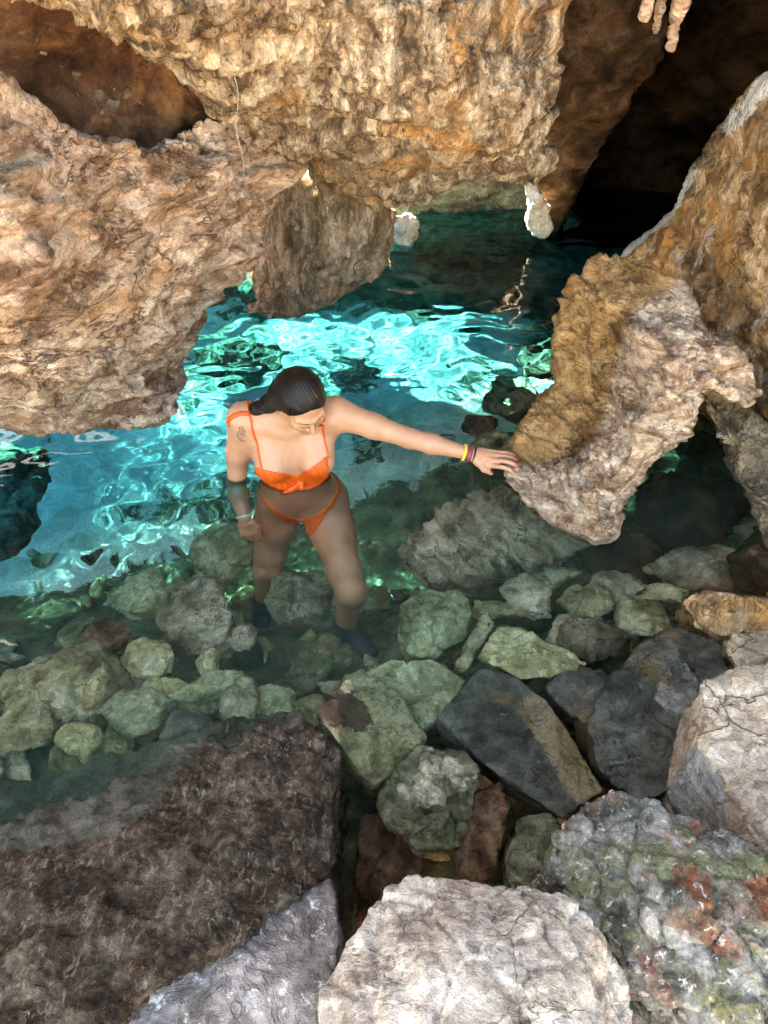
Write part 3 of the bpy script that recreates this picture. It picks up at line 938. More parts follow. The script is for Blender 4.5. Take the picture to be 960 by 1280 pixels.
poly_rock('mottled_boulder', 'mottled grey green and rusty boulder at the bottom right', MOTTLED,
          [(676, 1085, .30), (690, 1040, .34), (730, 1005, .36), (760, 990, .37), (810, 995, .38), (850, 1020, .38), (920, 1045, .38), (1000, 1075, .36), (1090, 1130, .3), (1090, 1330, .3), (900, 1330, .30), (830, 1262, .26), (770, 1205, .25), (710, 1130, .26), (860, 1120, .42), (950, 1180, .42)],
          0.5, 4, 0.006, big=0.02, crack=0.010, cell=11, mid=0.014, fine=0.008, push=0.04)
cracked = poly_rock('cracked_boulder', 'cream boulder scored with dark cracks at the right edge', CRACKED,
          [(848, 975, .10), (872, 880, .22), (880, 850, .25), (915, 832, .28), (990, 822, .30), (1090, 840, .30), (1090, 1090, .30), (960, 1052, .26), (905, 1035, .16), (890, 950, .26)],
          0.4, 5, 0.007, big=0.012, crack=0.007, cell=8, mid=0.006, push=0.05)
poly_rock('tan_boulder', 'light tan stone standing clear of the water at the right edge', ORANGE,
          [(853, 750, .02), (875, 735, .07), (905, 738, .10), (960, 748, .10), (1010, 760, .08), (1000, 785, .03), (925, 775, .04), (900, 798, .0), (865, 780, .0)], 0.2, 6, 0.007, big=0.015)
poly_rock('grey_boulder', 'grey tan stone just below the light tan one at the right edge', GREYTAN,
          [(908, 815, .02), (915, 790, .05), (960, 782, .07), (1030, 800, .06), (1000, 850, .04), (930, 835, .03)], 0.2, 7, 0.008, big=0.015)
dark = poly_rock('dark_slab_boulder', 'dark blue grey flat-topped slab with an orange stain, right of centre', DARKGREY,
          [(545, 898, -.02), (600, 832, -.03), (640, 842, -.03), (682, 872, -.02), (722, 930, -.02), (756, 988, -.02), (705, 1022, -.03), (650, 985, -.02), (590, 940, -.02)], 0.3, 8, 0.007, big=0.008, crack=0.003, mid=0.003, cell=3)
poly_rock('charcoal_boulder', 'charcoal round-backed boulder between dark slab and cracked cream boulder', DARKGREY,
          [(732, 900, -.06), (760, 850, -.04), (800, 800, -.04), (850, 785, -.03), (905, 800, -.03), (916, 850, -.02), (880, 900, -.0), (850, 985, -.02), (800, 1005, -.06), (745, 960, -.08), (830, 870, .0)], 0.3, 9, 0.008, big=0.02, crack=0.006)
olive = poly_rock('olive_boulder', 'olive block with a brown crusted corner beside the brown slab', OLIVE,
          [(393, 888, .02), (420, 860, .01), (450, 836, -.02), (500, 868, -.04), (532, 922, -.06), (502, 960, -.08), (465, 982, -.05), (430, 940, .0)], 0.35, 10, 0.007, big=0.012, crack=0.004)
poly_rock('green_boulder', 'pale green stone behind the olive block', ALGAE,
          [(455, 842, -.08), (490, 822, -.08), (545, 826, -.08), (582, 850, -.08), (570, 880, -.07), (530, 915, -.1), (490, 870, -.08)], 0.3, 11, 0.008, big=0.014)
poly_rock('pale_wedge_boulder', 'pale green yellow wedge lying behind the dark slab', YELLOW,
          [(598, 822, -.10), (622, 782, -.10), (660, 790, -.09), (735, 828, -.10), (690, 848, -.09), (650, 850, -.09)], 0.14, 12, 0.007, big=0.010)
poly_rock('thin_boulder', 'thin tan upright stone left of the pale wedge', OLIVE,
          [(570, 835, -.12), (590, 785, -.09), (612, 760, -.09), (620, 780, -.1), (600, 810, -.1), (582, 840, -.12)], 0.2, 13, 0.007, big=0.008)
poly_rock('grey_green_boulder', 'rounded grey green boulder right of her knee', ALGAE,
          [(495, 790, -.2), (500, 750, -.2), (530, 735, -.2), (575, 740, -.18), (595, 765, -.2), (585, 800, -.22), (545, 825, -.24), (510, 820, -.24), (545, 775, -.13)], 0.3, 14, 0.009, big=0.02)
poly_rock('mossy_boulder', 'mossy grey boulder between brown slab and dark slab', MOSSY,
          [(475, 990, -.02), (500, 950, -.02), (530, 932, .0), (580, 940, -.0), (598, 970, -.0), (596, 1010, -.02), (575, 1060, -.08), (520, 1062, -.08), (485, 1030, -.06), (540, 980, .04)], 0.3, 15, 0.006, big=0.018, crack=0.010, cell=9, mid=0.012)
poly_rock('rust_boulder', 'crumbly rust brown stone beside the mossy boulder', RUST,
          [(572, 1040, -.06), (590, 990, -.02), (625, 978, -.02), (640, 1010, -.02), (632, 1060, -.05), (610, 1105, -.08), (575, 1090, -.1)], 0.3, 16, 0.006, big=0.016, crack=0.012, cell=12, mid=0.012)
poly_rock('small_grey_boulder', 'small grey green stone before the dark slab', MOSSY,
          [(635, 1060, -.03), (650, 1022, -.02), (690, 1015, -.02), (705, 1050, -.02), (690, 1120, -.05), (640, 1120, -.06)], 0.3, 17, 0.007, big=0.012)
poly_rock('red_boulder', 'dull red brown stone sunk in the gap beside the brown slab', RUST,
          [(440, 1090, -.2), (455, 1020, -.18), (500, 1010, -.16), (535, 1060, -.14), (520, 1120, -.14), (450, 1150, -.2)], 0.3, 18, 0.008, big=0.016)
poly_rock('shadow_boulder', 'dark grey wedge sunk behind the orange-stained slab', DARKGREY,
          [(680, 858, -.1), (715, 832, -.1), (762, 838, -.1), (760, 875, -.1), (730, 905, -.1)], 0.25, 19, 0.008, big=0.01)

paint(slab, [(-200, 1080), (-200, 900), (300, 860), (250, 930), (210, 990), (150, 1040), (60, 1060)], [(330, 880), (372, 878), (385, 905), (340, 915)])
paint(dark, [(640, 880), (690, 860), (770, 990), (720, 1010), (690, 950)])
paint(olive, [(390, 900), (385, 870), (425, 858), (450, 870), (470, 900), (455, 925), (410, 905)])
paint(cracked, [(830, 1000), (850, 960), (868, 925), (890, 950), (915, 1040), (880, 1060)])

# submerged ledge that carries the arch on
poly_rock('ledge_boulder', 'grey brown submerged ledge running left under the rock arch', LEDGE,
          [(490, 690, -.34), (530, 655, -.26), (575, 620, -.14), (625, 600, -.06), (700, 650, -.03), (745, 680, -.03), (705, 700, -.10), (650, 690, -.16), (620, 700, -.22), (590, 722, -.30), (545, 728, -.38)],
          0.25, 20, 0.010, disp=limestone(20, (0.85, 0.25, 0.55), 0.10, 0.03, 0.040, 0.035, 0.010))


def round_rock(label, u, v, z, rx, ry, mat, seed, group='stones under the water', flat=0.7, n=20, name='sunken_boulder'):
    """A stone lying at (u, v) with its middle at height z; rx, ry: how far it reaches in the photograph's pixels."""
    c = at_z(u, v, z)
    s = (c - EYE).length / FPX
    rnd = random.Random(seed)
    ax, ay = rx * s, ry * s * 1.25
    pts = []
    for i in range(n):
        a = 2 * math.pi * (i + rnd.random() * 0.7) / n * 2.4
        h = rnd.uniform(-1, 1)
        q = math.sqrt(1 - h * h) * rnd.uniform(0.82, 1.12)
        pts.append(c + Vector((q * math.cos(a) * ax, q * math.sin(a) * ay, h * flat * (ax + ay) / 2)))
    me = dense(hull(pts), max(0.007, min(ax, ay) / 14), 5)
    r_ = min(ax, ay)
    displace(me, boulder(seed, big=0.16 * r_, crack=0.05 * r_, cell=0.8 / r_, mid=0.10 * r_, fine=0.004, strata=0.03 * r_, period=0.5 * r_))
    return finish(me, name, mat, label, 'boulder', group)


for a in [
    ('large beige boulder on the pool floor left of her legs', 248, 765, -.66, 55, 62, BEIGE, 31),
    ('greenish boulder on the pool floor left of the large beige one', 178, 745, -.62, 40, 34, ALGAE, 32),
    ('mossy boulder showing between her legs', 375, 745, -.62, 42, 40, MOSSY, 33),
    ('greenish boulder right behind her lowered right hand', 290, 690, -.62, 48, 40, ALGAE, 34),
    ('round pale yellow stone between the large beige boulder and the slab', 184, 826, -.5, 36, 27, YELLOW, 35),
    ('big olive boulder on the pool floor at the left edge', 85, 865, -.45, 78, 55, OLIVE, 36),
    ('narrow pale yellow stone lying before the big olive boulder', 97, 925, -.3, 28, 18, YELLOW, 37),
    ('small upright pale stone on the big olive boulder', 118, 860, -.3, 14, 26, YELLOW, 38),
    ('dull red stone sunk left of the large beige boulder', 128, 797, -.62, 36, 22, RUST, 39),
    ('small yellow stone below the large beige boulder', 260, 832, -.5, 16, 20, YELLOW, 40),
    ('small pale stone at her right shoe', 305, 800, -.6, 18, 20, BEIGE, 41),
    ('flat green stone on the pool floor above the slab corner', 270, 868, -.4, 55, 26, ALGAE, 42),
    ('long beige stone leaning beside the slab corner', 300, 880, -.32, 24, 34, BEIGE, 43),
    ('dark round stone at the far edge of the brown slab', 228, 918, -.22, 30, 24, DARKGREY, 44),
    ('low green stone left of the dark round one', 175, 890, -.4, 50, 28, ALGAE, 45),
    ('olive stone under her left shoe', 415, 826, -1.0, 50, 36, OLIVE, 46),
    ('brown stone under her right shoe', 330, 800, -1.12, 50, 30, RUST, 47),
    ('pale tan flat stone under the arch ledge', 732, 752, -.26, 36, 22, OLIVE, 48),
    ('beige stone left of the pale tan flat stone', 660, 742, -.3, 34, 34, BEIGE, 49),
    ('tan rounded stone right of the pale tan flat stone', 800, 770, -.24, 36, 28, OLIVE, 50),
    ('brown stone behind the charcoal boulder', 745, 800, -.22, 46, 24, GREYTAN, 51),
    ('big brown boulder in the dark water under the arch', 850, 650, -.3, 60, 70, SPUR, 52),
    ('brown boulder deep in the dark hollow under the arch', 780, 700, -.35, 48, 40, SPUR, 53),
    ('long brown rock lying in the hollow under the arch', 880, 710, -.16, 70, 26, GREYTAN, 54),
    ('brown rock in the water by the arch foot', 945, 710, -.06, 34, 36, SPUR, 55),
    ('dark brown stone in the water above her outstretched hand', 600, 535, -.35, 26, 18, RUST, 56),
    ('brown sunken boulder between her arm and the arch', 645, 500, -.35, 40, 40, GREYTAN, 57),
    ('rusty sunken boulder along the left side of the arch', 680, 450, -.35, 40, 36, RUST, 58),
    ('olive sunken stone behind her wrist', 615, 555, -.35, 28, 20, OLIVE, 59),
    ('dark brown sunken boulder at the left edge under the overhang', -8, 640, -.30, 58, 100, GREYTAN, 60),
    ('grey sunken rock behind her at the pillar', 290, 440, -.75, 60, 34, GREYTAN, 62),
]:
    round_rock(*a)
for lab, u, v, z, rx, ry, m_, sd in [
    ('olive slab wedged in the water under the arch ledge', 692, 722, -.34, 44, 26, OLIVE, 71),
    ('flat beige slab right of the pale wedge under water', 715, 792, -.24, 46, 24, BEIGE, 72),
    ('tan flake beside the light tan stone at the right', 828, 742, -.12, 38, 14, OLIVE, 73),
    ('olive slab in front of her left shoe', 448, 862, -.42, 44, 22, OLIVE, 74),
    ('yellow green slab below the large beige boulder', 222, 872, -.52, 56, 28, YELLOW, 75),
    ('yellow green slab on the pool floor in the lower left corner of the water', 22, 915, -.34, 52, 34, OLIVE, 76),
    ('pale green flat slab beside the far corner of the brown slab', 345, 880, -.34, 44, 24, ALGAE, 77),
    ('beige slab left of her right shoe', 272, 802, -.66, 36, 24, BEIGE, 78),
    ('beige slab lying before the round pale yellow stone', 150, 868, -.52, 44, 24, BEIGE, 79),
    ('yellow green slab under the hanging arch tip', 625, 762, -.34, 40, 24, YELLOW, 80),
    ('mossy slab between the two shoes', 385, 838, -.72, 40, 26, MOSSY, 81),
    ('beige slab sunk behind the pale tan flat stone', 770, 735, -.30, 40, 24, BEIGE, 82),
]:
    round_rock(lab, u, v, z, rx, ry, m_, sd, flat=0.42, n=10)


def scatter():
    """Small rubble stones that fill the pool floor between the boulders."""
    rnd = random.Random(5)
    protos = []
    for k in range(7):
        pts = [Vector((rnd.gauss(0, 1), rnd.gauss(0, 1), rnd.gauss(0, 1))).normalized() * rnd.uniform(.85, 1.15) for _ in range(13)]
        pts = [Vector((q.x * .085 * rnd.uniform(.9, 1.3), q.y * .07, q.z * .05)) for q in pts]
        me = dense(hull(pts), 0.009, 4)
        displace(me, boulder(80 + k, big=0.012, crack=0.004, cell=12, mid=0.006, fine=0.002))
        protos.append(me)
    mats = [ALGAE, OLIVE, MOSSY, BEIGE, YELLOW, GREYTAN, RUST, BEIGE, OLIVE]
    for k, me in enumerate(protos):
        me.shade_smooth()
        me.materials.append(mats[k])
    n = 0
    while n < 280:
        x, y = rnd.uniform(-1.7, 1.9), rnd.uniform(0.95, 2.75)
        if y - 0.1 > 2.3 + 0.5 * max(0, x - .3) + 0.4 * rnd.random():
            continue
        o = bpy.data.objects.new('rubble_stone', protos[rnd.randrange(7)])
        COL.objects.link(o)
        o.material_slots[0].link = 'OBJECT'
        o.material_slots[0].material = rnd.choice(mats)
        shore = y - 0.55 * max(0, x - 0.3)
        t = min(1, max(0, (shore - 1.0) / 1.5))
        z = -0.42 - 0.75 * t * t * (3 - 2 * t)
        s = min(1.5, 0.42 * math.exp(rnd.gauss(0.25, 0.5)))
        o.location = (x, y, z + 0.04)
        o.scale = (s * rnd.uniform(.8, 1.5), s, s * rnd.uniform(.7, 1.2))
        o.rotation_euler = (rnd.uniform(-.6, .6), rnd.uniform(-.6, .6), rnd.uniform(0, 6.3))
        o.cycles.is_caustics_receiver = True
        hue = {ALGAE: 'pale green', OLIVE: 'olive', MOSSY: 'mossy grey', BEIGE: 'beige', YELLOW: 'pale yellow', GREYTAN: 'brown', RUST: 'rusty red'}[o.material_slots[0].material]
        tag(o, f'small {hue} rubble stone among others on the shallow pool floor', 'stone', f'small {hue} rubble stones')
        n += 1


scatter()

# ------------------------------------------------------------------ the bather
def norm(v):
    return v / np.linalg.norm(v)


class Field:
    """A signed distance field on a grid, meshed with openvdb: one continuous surface from tapered limbs."""

    def __init__(self, lo, hi, h):
        self.lo, self.h = np.array(lo, np.float32), h
        self.n = np.ceil((np.array(hi) - np.array(lo)) / h).astype(int)
        self.d = np.full(self.n, 0.06, np.float32)

    def window(self, lo, hi, pad):
        a = np.maximum(np.floor((lo - pad - self.lo) / self.h).astype(int), 0)
        b = np.minimum(np.ceil((hi + pad - self.lo) / self.h).astype(int) + 1, self.n)
        sl = tuple(slice(x, max(x, y)) for x, y in zip(a, b))
        ax = [self.lo[i] + self.h * np.arange(a[i], max(a[i], b[i]), dtype=np.float32) for i in range(3)]
        return sl, np.stack(np.meshgrid(*ax, indexing='ij'), -1)

    def blend(self, sl, d, k, cut=False):
        o = self.d[sl]
        if cut:
            h = np.maximum(k - np.abs(o + d), 0) / max(k, 1e-6)
            self.d[sl] = np.maximum(o, -d) + h * h * k * 0.25
        else:
            h = np.maximum(k - np.abs(o - d), 0) / max(k, 1e-6)
            self.d[sl] = np.minimum(o, d) - h * h * k * 0.25

    def cone(self, a, b, r1, r2, k=0.02, flat=None, cut=False):
        """A limb from a to b, radius r1 to r2; flat = (direction, factor) widens it along one direction."""
        a, b = np.array(a, np.float32), np.array(b, np.float32)
        R_ = max(r1, r2) * (flat[1] if flat else 1)
        sl, p = self.window(np.minimum(a, b), np.maximum(a, b), R_ + k + 3 * self.h)
        if p.size == 0:
            return
        ab = b - a
        t = np.clip(((p - a) @ ab) / (ab @ ab), 0, 1)
        q = p - a - t[..., None] * ab
        if flat:
            f = norm(np.array(flat[0], np.float32))
            c = q @ f
            q = q + (c * (1 / flat[1] - 1))[..., None] * f
        self.blend(sl, np.linalg.norm(q, axis=-1) - (r1 + (r2 - r1) * t), k, cut)

    def chain(self, pts, rad, k=0.02, flat=None):
        for i in range(len(pts) - 1):
            self.cone(pts[i], pts[i + 1], rad[i], rad[i + 1], k, flat)

    def ball(self, c, r, k=0.02, frame=None, cut=False):
        """An ellipsoid with radii r along the rows of frame."""
        c = np.array(c, np.float32)
        r = np.array(r if hasattr(r, '__len__') else (r, r, r), np.float32)
        m = float(r.max())
        sl, p = self.window(c, c, m + k + 3 * self.h)
        if p.size == 0:
            return
        q = p - c
        if frame is not None:
            q = q @ np.array(frame, np.float32).T
        k0 = np.linalg.norm(q / r, axis=-1)
        k1 = np.linalg.norm(q / (r * r), axis=-1)
        self.blend(sl, np.where(k1 > 1e-6, k0 * (k0 - 1) / np.maximum(k1, 1e-6), -m), k, cut)

    def mesh(self, name, iters=2):
        import openvdb as vdb
        g = vdb.FloatGrid(0.06)
        g.copyFromArray(self.d, tolerance=1e-5)
        pts, quads = g.convertToQuads(0.0)
        v = pts * self.h + self.lo
        me = bpy.data.meshes.new(name)
        n = len(quads)
        me.vertices.add(len(v))
        me.vertices.foreach_set('co', v.astype(np.float32).ravel())
        me.loops.add(n * 4)
        me.loops.foreach_set('vertex_index', quads[:, ::-1].astype(np.int32).ravel())
        me.polygons.add(n)
        me.polygons.foreach_set('loop_start', np.arange(n, dtype=np.int32) * 4)
        me.update(calc_edges=True)
        v = relax(me, v, iters)
        me.vertices.foreach_set('co', v.astype(np.float32).ravel())
        me.update()
        bm = bmesh.new()
        bm.from_mesh(me)
        bmesh.ops.recalc_face_normals(bm, faces=bm.faces)
        bm.to_mesh(me)
        bm.free()
        me.shade_smooth()
        return me


def relax(me, v, iters, f=0.5):
    e = np.empty(len(me.edges) * 2, np.int32)
    me.edges.foreach_get('vertices', e)
    e = e.reshape(-1, 2)
    deg = np.maximum(np.bincount(e.ravel(), minlength=len(v)), 1)[:, None]
    for _ in range(iters):
        s = np.stack([np.bincount(e[:, 0], v[e[:, 1], i], len(v)) + np.bincount(e[:, 1], v[e[:, 0], i], len(v)) for i in range(3)], 1)
        v = (1 - f) * v + f * s / deg
    return v


SKIN, nt, b = new_mat('tanned skin')
k = NB(nt)
p = k.coords()
c = k.ramp(k.noise(p, 14, 7, 0.65, 0.5), [(0.3, (0.44, 0.205, 0.115)), (0.7, (0.56, 0.28, 0.165))])
c = k.mix(k.ramp(k.noise(p, 160, 3, 0.6), [(0.55, 0.0), (0.75, 0.25)]), c, (0.44, 0.21, 0.13))
k.link(c, b.inputs['Base Color'])
b.inputs['Roughness'].default_value = 0.48
b.inputs['Subsurface Weight'].default_value = 0.12
b.inputs['Subsurface Radius'].default_value = (0.02, 0.008, 0.004)
b.inputs['Subsurface Scale'].default_value = 0.5
k.link(k.bump(k.noise(p, 420, 3, 0.6), 0.0006), b.inputs['Normal'])

HAIR, nt, b = new_mat('wet dark hair')
k = NB(nt)
at = k.add('ShaderNodeAttribute', attribute_name='strand')
sn = k.add('ShaderNodeTexNoise', noise_dimensions='2D')
sn.inputs['Scale'].default_value = 1.0
sn.inputs['Detail'].default_value = 4
k.link(at.outputs['Vector'], sn.inputs['Vector'])
k.link(k.ramp(sn.outputs['Fac'], [(0.35, (0.004, 0.003, 0.003)), (0.7, (0.014, 0.009, 0.007))]), b.inputs['Base Color'])
b.inputs['Roughness'].default_value = 0.36
b.inputs['Specular IOR Level'].default_value = 0.30
k.link(k.bump(sn.outputs['Fac'], 0.004), b.inputs['Normal'])


def plain(name, col, rough=0.6, bump=None):
    m, nt, b = new_mat(name)
    k = NB(nt)
    p = k.coords()
    cc = k.ramp(k.noise(p, 60, 4, 0.6), [(0.3, tuple(x * 0.82 for x in col)), (0.7, tuple(min(1, x * 1.12) for x in col))])
    k.link(cc, b.inputs['Base Color'])
    b.inputs['Roughness'].default_value = rough
    k.link(k.bump(k.noise(p, *(bump or (300, 3))), 0.001), b.inputs['Normal'])
    return m


CLOTH = plain('orange swim cloth', (0.66, 0.082, 0.005), 0.55)
LACE = plain('orange crocheted swim cloth', (0.74, 0.12, 0.01), 0.7, (110, 2))
SHOE = plain('navy neoprene', (0.012, 0.014, 0.032), 0.7)
INK = plain('tattoo ink', (0.05, 0.045, 0.05), 0.5)
YEL, MAR, BLK, WHT, NAIL, LIP, BROW = (plain(n_, c_, 0.5) for n_, c_ in (
    ('yellow band', (0.75, 0.55, 0.04)), ('maroon band', (0.22, 0.03, 0.05)), ('black band', (0.015, 0.015, 0.015)), ('pale wristband', (0.62, 0.60, 0.52)),
    ('red nail polish', (0.55, 0.06, 0.05)), ('lips', (0.42, 0.13, 0.10)), ('eyebrow hair', (0.03, 0.018, 0.012))))


def bather():
    A = lambda u, v, y: np.array(at_y(u, v, y))
    Z = lambda u, v, z: np.array(at_z(u, v, z))
    X = np.array
    # joints
    rsh, lsh = A(303, 523, 2.335), A(421, 517, 2.315)
    neck0, neck1 = A(359, 521, 2.335), A(369, 505, 2.275)
    head = A(378, 502, 2.215)
    chest = A(362, 556, 2.345)
    waist = X([at_y(370, 612, 2.375).x, 2.375, 0.0])
    pelvis = X([at_z(374, 640, -.17).x, 2.355, -.165])
    rhip, lhip = pelvis + X([-.092, 0, -.045]), pelvis + X([.092, -.01, -.045])
    # hand on the rock: where the fingertips' lines of sight meet the arch
    inv = arch.matrix_world.inverted()

    def on_rock(u, v, off):
        ok, q, nn, _ = arch.ray_cast(inv @ EYE, ray(u, v).normalized())
        q = arch.matrix_world @ q if ok else at_y(u, v, 2.24)
        return np.array(q) - np.array(ray(u, v).normalized()) * off
    tips = [on_rock(u, v, .008) for u, v in ((646, 592), (655, 584), (654, 577), (645, 571))]
    tipm = sum(tips) / 4
    yw = tipm[1] + 0.05
    lwr = A(590, 568, yw)
    lel = A(512, 548, (yw + 2.315) / 2 + 0.01)
    # right arm
    relb = A(296, 606, 2.365)
    rwr = Z(306, 648, -.155)
    # legs
    lkn, lan = Z(438, 738, -.42), Z(432, 785, -.80)
    rkn, ran = Z(335, 708, -.62), Z(330, 752, -.99)

    F = Field((-0.78, 1.72, -1.14), (0.62, 2.62, 0.72), 0.0036)
    # trunk
    F.ball(chest + X([0, 0, .0]), (.142, .098, .185), .03)
    F.ball(waist + X([0, .005, .0]), (.132, .092, .17), .06)
    F.ball(pelvis, (.178, .118, .125), .08)
    F.ball(waist + X([.005, -.055, -.085]), (.10, .055, .095), .05)         # belly
    for s in (-1, 1):
        F.ball(pelvis + X([s * .08, .07, -.05]), (.09, .085, .10), .05)     # seat
    F.cone(rsh + X([.03, 0, -.012]), lsh + X([-.03, 0, -.012]), .052, .052, .05)
    F.cone(chest + X([-.09, 0, -.02]), rsh + X([.015, 0, -.02]), .055, .05, .05)
    F.cone(chest + X([.09, 0, -.02]), lsh + X([-.015, 0, -.02]), .055, .05, .05)
    F.cone(neck0, neck1, .050, .048, .03)
    for sh in (rsh, lsh):
        F.cone(neck0 + X([0, .015, .028]), sh + X([0, .005, .012]), .036, .036, .04)   # trapezius
        F.cone(neck0 * .86 + chest * .14 + X([0, -.062, -.015]), sh * .88 + neck0 * .12 + X([0, -.045, .008]), .010, .010, .022)   # collar bone
    bl, br = A(340, 583, 2.262), A(397, 577, 2.255)
    for c_ in (bl, br):
        F.ball(c_, (.064, .060, .060), .035)
        F.ball(c_ + X([0, .02, .045]), (.055, .04, .06), .04)
    # arms
    F.cone(rsh, rsh * .5 + relb * .5 + X([-.005, 0, 0]), .055, .046, .03)
    F.cone(rsh * .5 + relb * .5 + X([-.005, 0, 0]), relb, .046, .037, .02)
    F.chain([relb, relb * .65 + rwr * .35 + X([-.004, 0, 0]), rwr], [.037, .039, .024], .02)
    F.cone(lsh, lsh * .5 + lel * .5, .056, .046, .03)
    F.cone(lsh * .5 + lel * .5, lel, .046, .036, .02)
    F.chain([lel, lel * .65 + lwr * .35, lwr], [.036, .037, .0225], .02)
    # legs
    for hp, kn, an in ((lhip, lkn, lan), (rhip, rkn, ran)):
        d = kn - hp
        F.chain([hp + X([0, 0, .02]), hp + d * .35 + X([0, 0, 0]), hp + d * .8, kn], [.098, .088, .066, .056], .04)
        F.ball(kn + X([0, -.018, .0]), (.045, .045, .05), .03)
        s_ = an - kn
        F.chain([kn, kn + s_ * .3 + X([0, .022, 0]), kn + s_ * .72 + X([0, .012, 0]), an], [.054, .056, .040, .034], .03)
    # feet (inside the shoes)
    ltoe, rtoe = Z(462, 815, -.84), Z(326, 780, -1.05)
    lheel, rheel = lan + X([-.01, .045, -.055]), ran + X([0, .05, -.055])
    for an, he, to in ((lan, lheel, ltoe), (ran, rheel, rtoe)):
        F.cone(an, he, .033, .03, .02)
        F.cone(he, to, .03, .022, .02, (np.cross(to - he, X([0, 0, 1])), 1.35))
        F.cone(an, he * .4 + to * .6, .034, .026, .02)

    # left hand on the rock
    hd = norm(tipm - lwr)
    cam_dir = norm(np.array(EYE) - tipm)
    side = norm(np.cross(hd, X([0, -.35, 1.0])))                            # towards the little finger is -side or side, see below
    if side[1] > 0:
        side = -side                                                        # side points to the viewer: the thumb's side
    up = norm(np.cross(side, hd))
    up = up if up[2] > 0 else -up
    palm0 = lwr + hd * .022
    mcp = [lwr + hd * .088 + side * s + up * u_ for s, u_ in ((.032, .004), (.012, .009), (-.010, .008), (-.030, .002))]
    F.cone(lwr, lwr + hd * .03, .022, .022, .012, (side, 1.25))
    F.cone(lwr + hd * .03, lwr + hd * .078, .0165, .013, .015, (side, 2.4))
    nails = []
    # knuckles, then two bends down to the tip on the stone
    for m_, t_, r_ in zip(mcp, tips, (.0088, .0092, .0088, .0076)):
        L = min(np.linalg.norm(t_ - m_), .088)
        t_ = m_ + norm(t_ - m_) * L
        p1 = m_ + (t_ - m_) * .45 + up * .012
        p2 = m_ + (t_ - m_) * .75 + up * .010
        F.cone(lwr + hd * .06 + (m_ - lwr - hd * .088) * .8, m_, .012, r_ + .0015, .010)
        F.chain([m_, p1, p2, t_], [r_ + .0012, r_, r_ * .92, r_ * .78], .0025)
        nails.append((t_, norm(t_ - p2), up))
    tb = lwr + hd * .028 + side * .026
    t1 = tb + hd * .030 + side * .024 - up * .004
    t2 = A(627, 599, t1[1] - .012)
    t2 = t1 + norm(t2 - t1) * .032
    F.chain([lwr + hd * .015 + side * .012, tb, t1, t2], [.016, .014, .0112, .0088], .010)
    nails.append((t2, norm(t2 - t1), up))

    # right hand hanging by the thigh
    hd2 = norm(Z(313, 672, -.235) - rwr)
    s2 = norm(np.cross(hd2, X([0, -1, .3])))
    s2 = s2 if s2[0] > 0 else -s2                                           # thumb's side: towards the body
    u2 = norm(np.cross(s2, hd2))
    u2 = u2 if u2[1] < 0 else -u2                                           # back of the hand: towards the viewer
    F.cone(rwr, rwr + hd2 * .03, .021, .021, .012, (s2, 1.2))
    F.cone(rwr + hd2 * .03, rwr + hd2 * .075, .016, .014, .015, (s2, 2.3))
    for s, ln, r_ in ((.030, .068, .0085), (.010, .076, .009), (-.011, .070, .0085), (-.030, .056, .0075)):
        m_ = rwr + hd2 * .084 + s2 * s
        d1 = norm(hd2 * .85 - u2 * .45 + s2 * .18)
        d2 = norm(hd2 * .45 - u2 * .85 + s2 * .22)
        p1 = m_ + d1 * ln * .5
        p2 = p1 + d2 * ln * .3
        F.cone(rwr + hd2 * .055 + s2 * s * .8, m_, .012, r_ + .001, .010)
        F.chain([m_, p1, p2, p2 + norm(d2 - hd2 * .2) * ln * .22], [r_ + .001, r_, r_ * .92, r_ * .8], .0025)
    tb = rwr + hd2 * .025 + s2 * .024
    t1 = tb + hd2 * .032 + s2 * .016 - u2 * .006
    F.chain([rwr + hd2 * .012 + s2 * .01, tb, t1, t1 + hd2 * .028 + s2 * .002 - u2 * .006], [.015, .0135, .011, .0088], .010)

    # head: local axes side (her left), forward, up; bowed and turned to her outstretched arm
    yaw, pit, roll = R(28), R(33), R(-6)
    f = X([math.sin(yaw) * math.cos(pit), -math.cos(yaw) * math.cos(pit), -math.sin(pit)])
    u = X([math.sin(yaw) * math.sin(pit), -math.cos(yaw) * math.sin(pit), math.cos(pit)])
    s = np.cross(f, u)
    s = s if s[0] > 0 else -s
    u, s = u * math.cos(roll) + s * math.sin(roll), s * math.cos(roll) - u * math.sin(roll)
    fr = np.stack([s, f, u])
    SC = 1.0
    H = lambda x, y, z: head + (s * x + f * y + u * z) * SC
    F.ball(H(0, -.012, .030), X([.072, .090, .083]) * SC, .01, fr)
    F.ball(H(0, .030, -.040), X([.057, .056, .078]) * SC, .03, fr)
    F.cone(H(-.03, .035, -.082), H(0, .062, -.102), .022 * SC, .020 * SC, .025)
    F.cone(H(.03, .035, -.082), H(0, .062, -.102), .022 * SC, .020 * SC, .025)
    F.cone(neck1, H(0, -.02, -.05), .047, .05, .03)
    for q in (-1, 1):
        F.ball(H(q * .033, .055, -.034), .028 * SC, .025)                                                      # cheek
        F.cone(H(q * .012, .083, .016), H(q * .046, .066, .016), .009 * SC, .008 * SC, .016)                   # brow
        F.ball(H(q * .030, .094, -.008), X([.016, .015, .010]) * SC, .014, fr, cut=True)                       # eye socket
        F.ball(H(q * .030, .072, -.009), X([.0155, .0125, .011]) * SC, .004, fr)                               # closed lid
        F.ball(H(q * .0115, .092, -.042), .0085 * SC, .008)                                                    # nostril wing
        F.ball(H(q * .074, -.008, -.012), X([.010, .018, .030]) * SC, .008, fr)                                # ear
        F.ball(H(q * .083, -.006, -.010), X([.007, .010, .018]) * SC, .006, fr, cut=True)
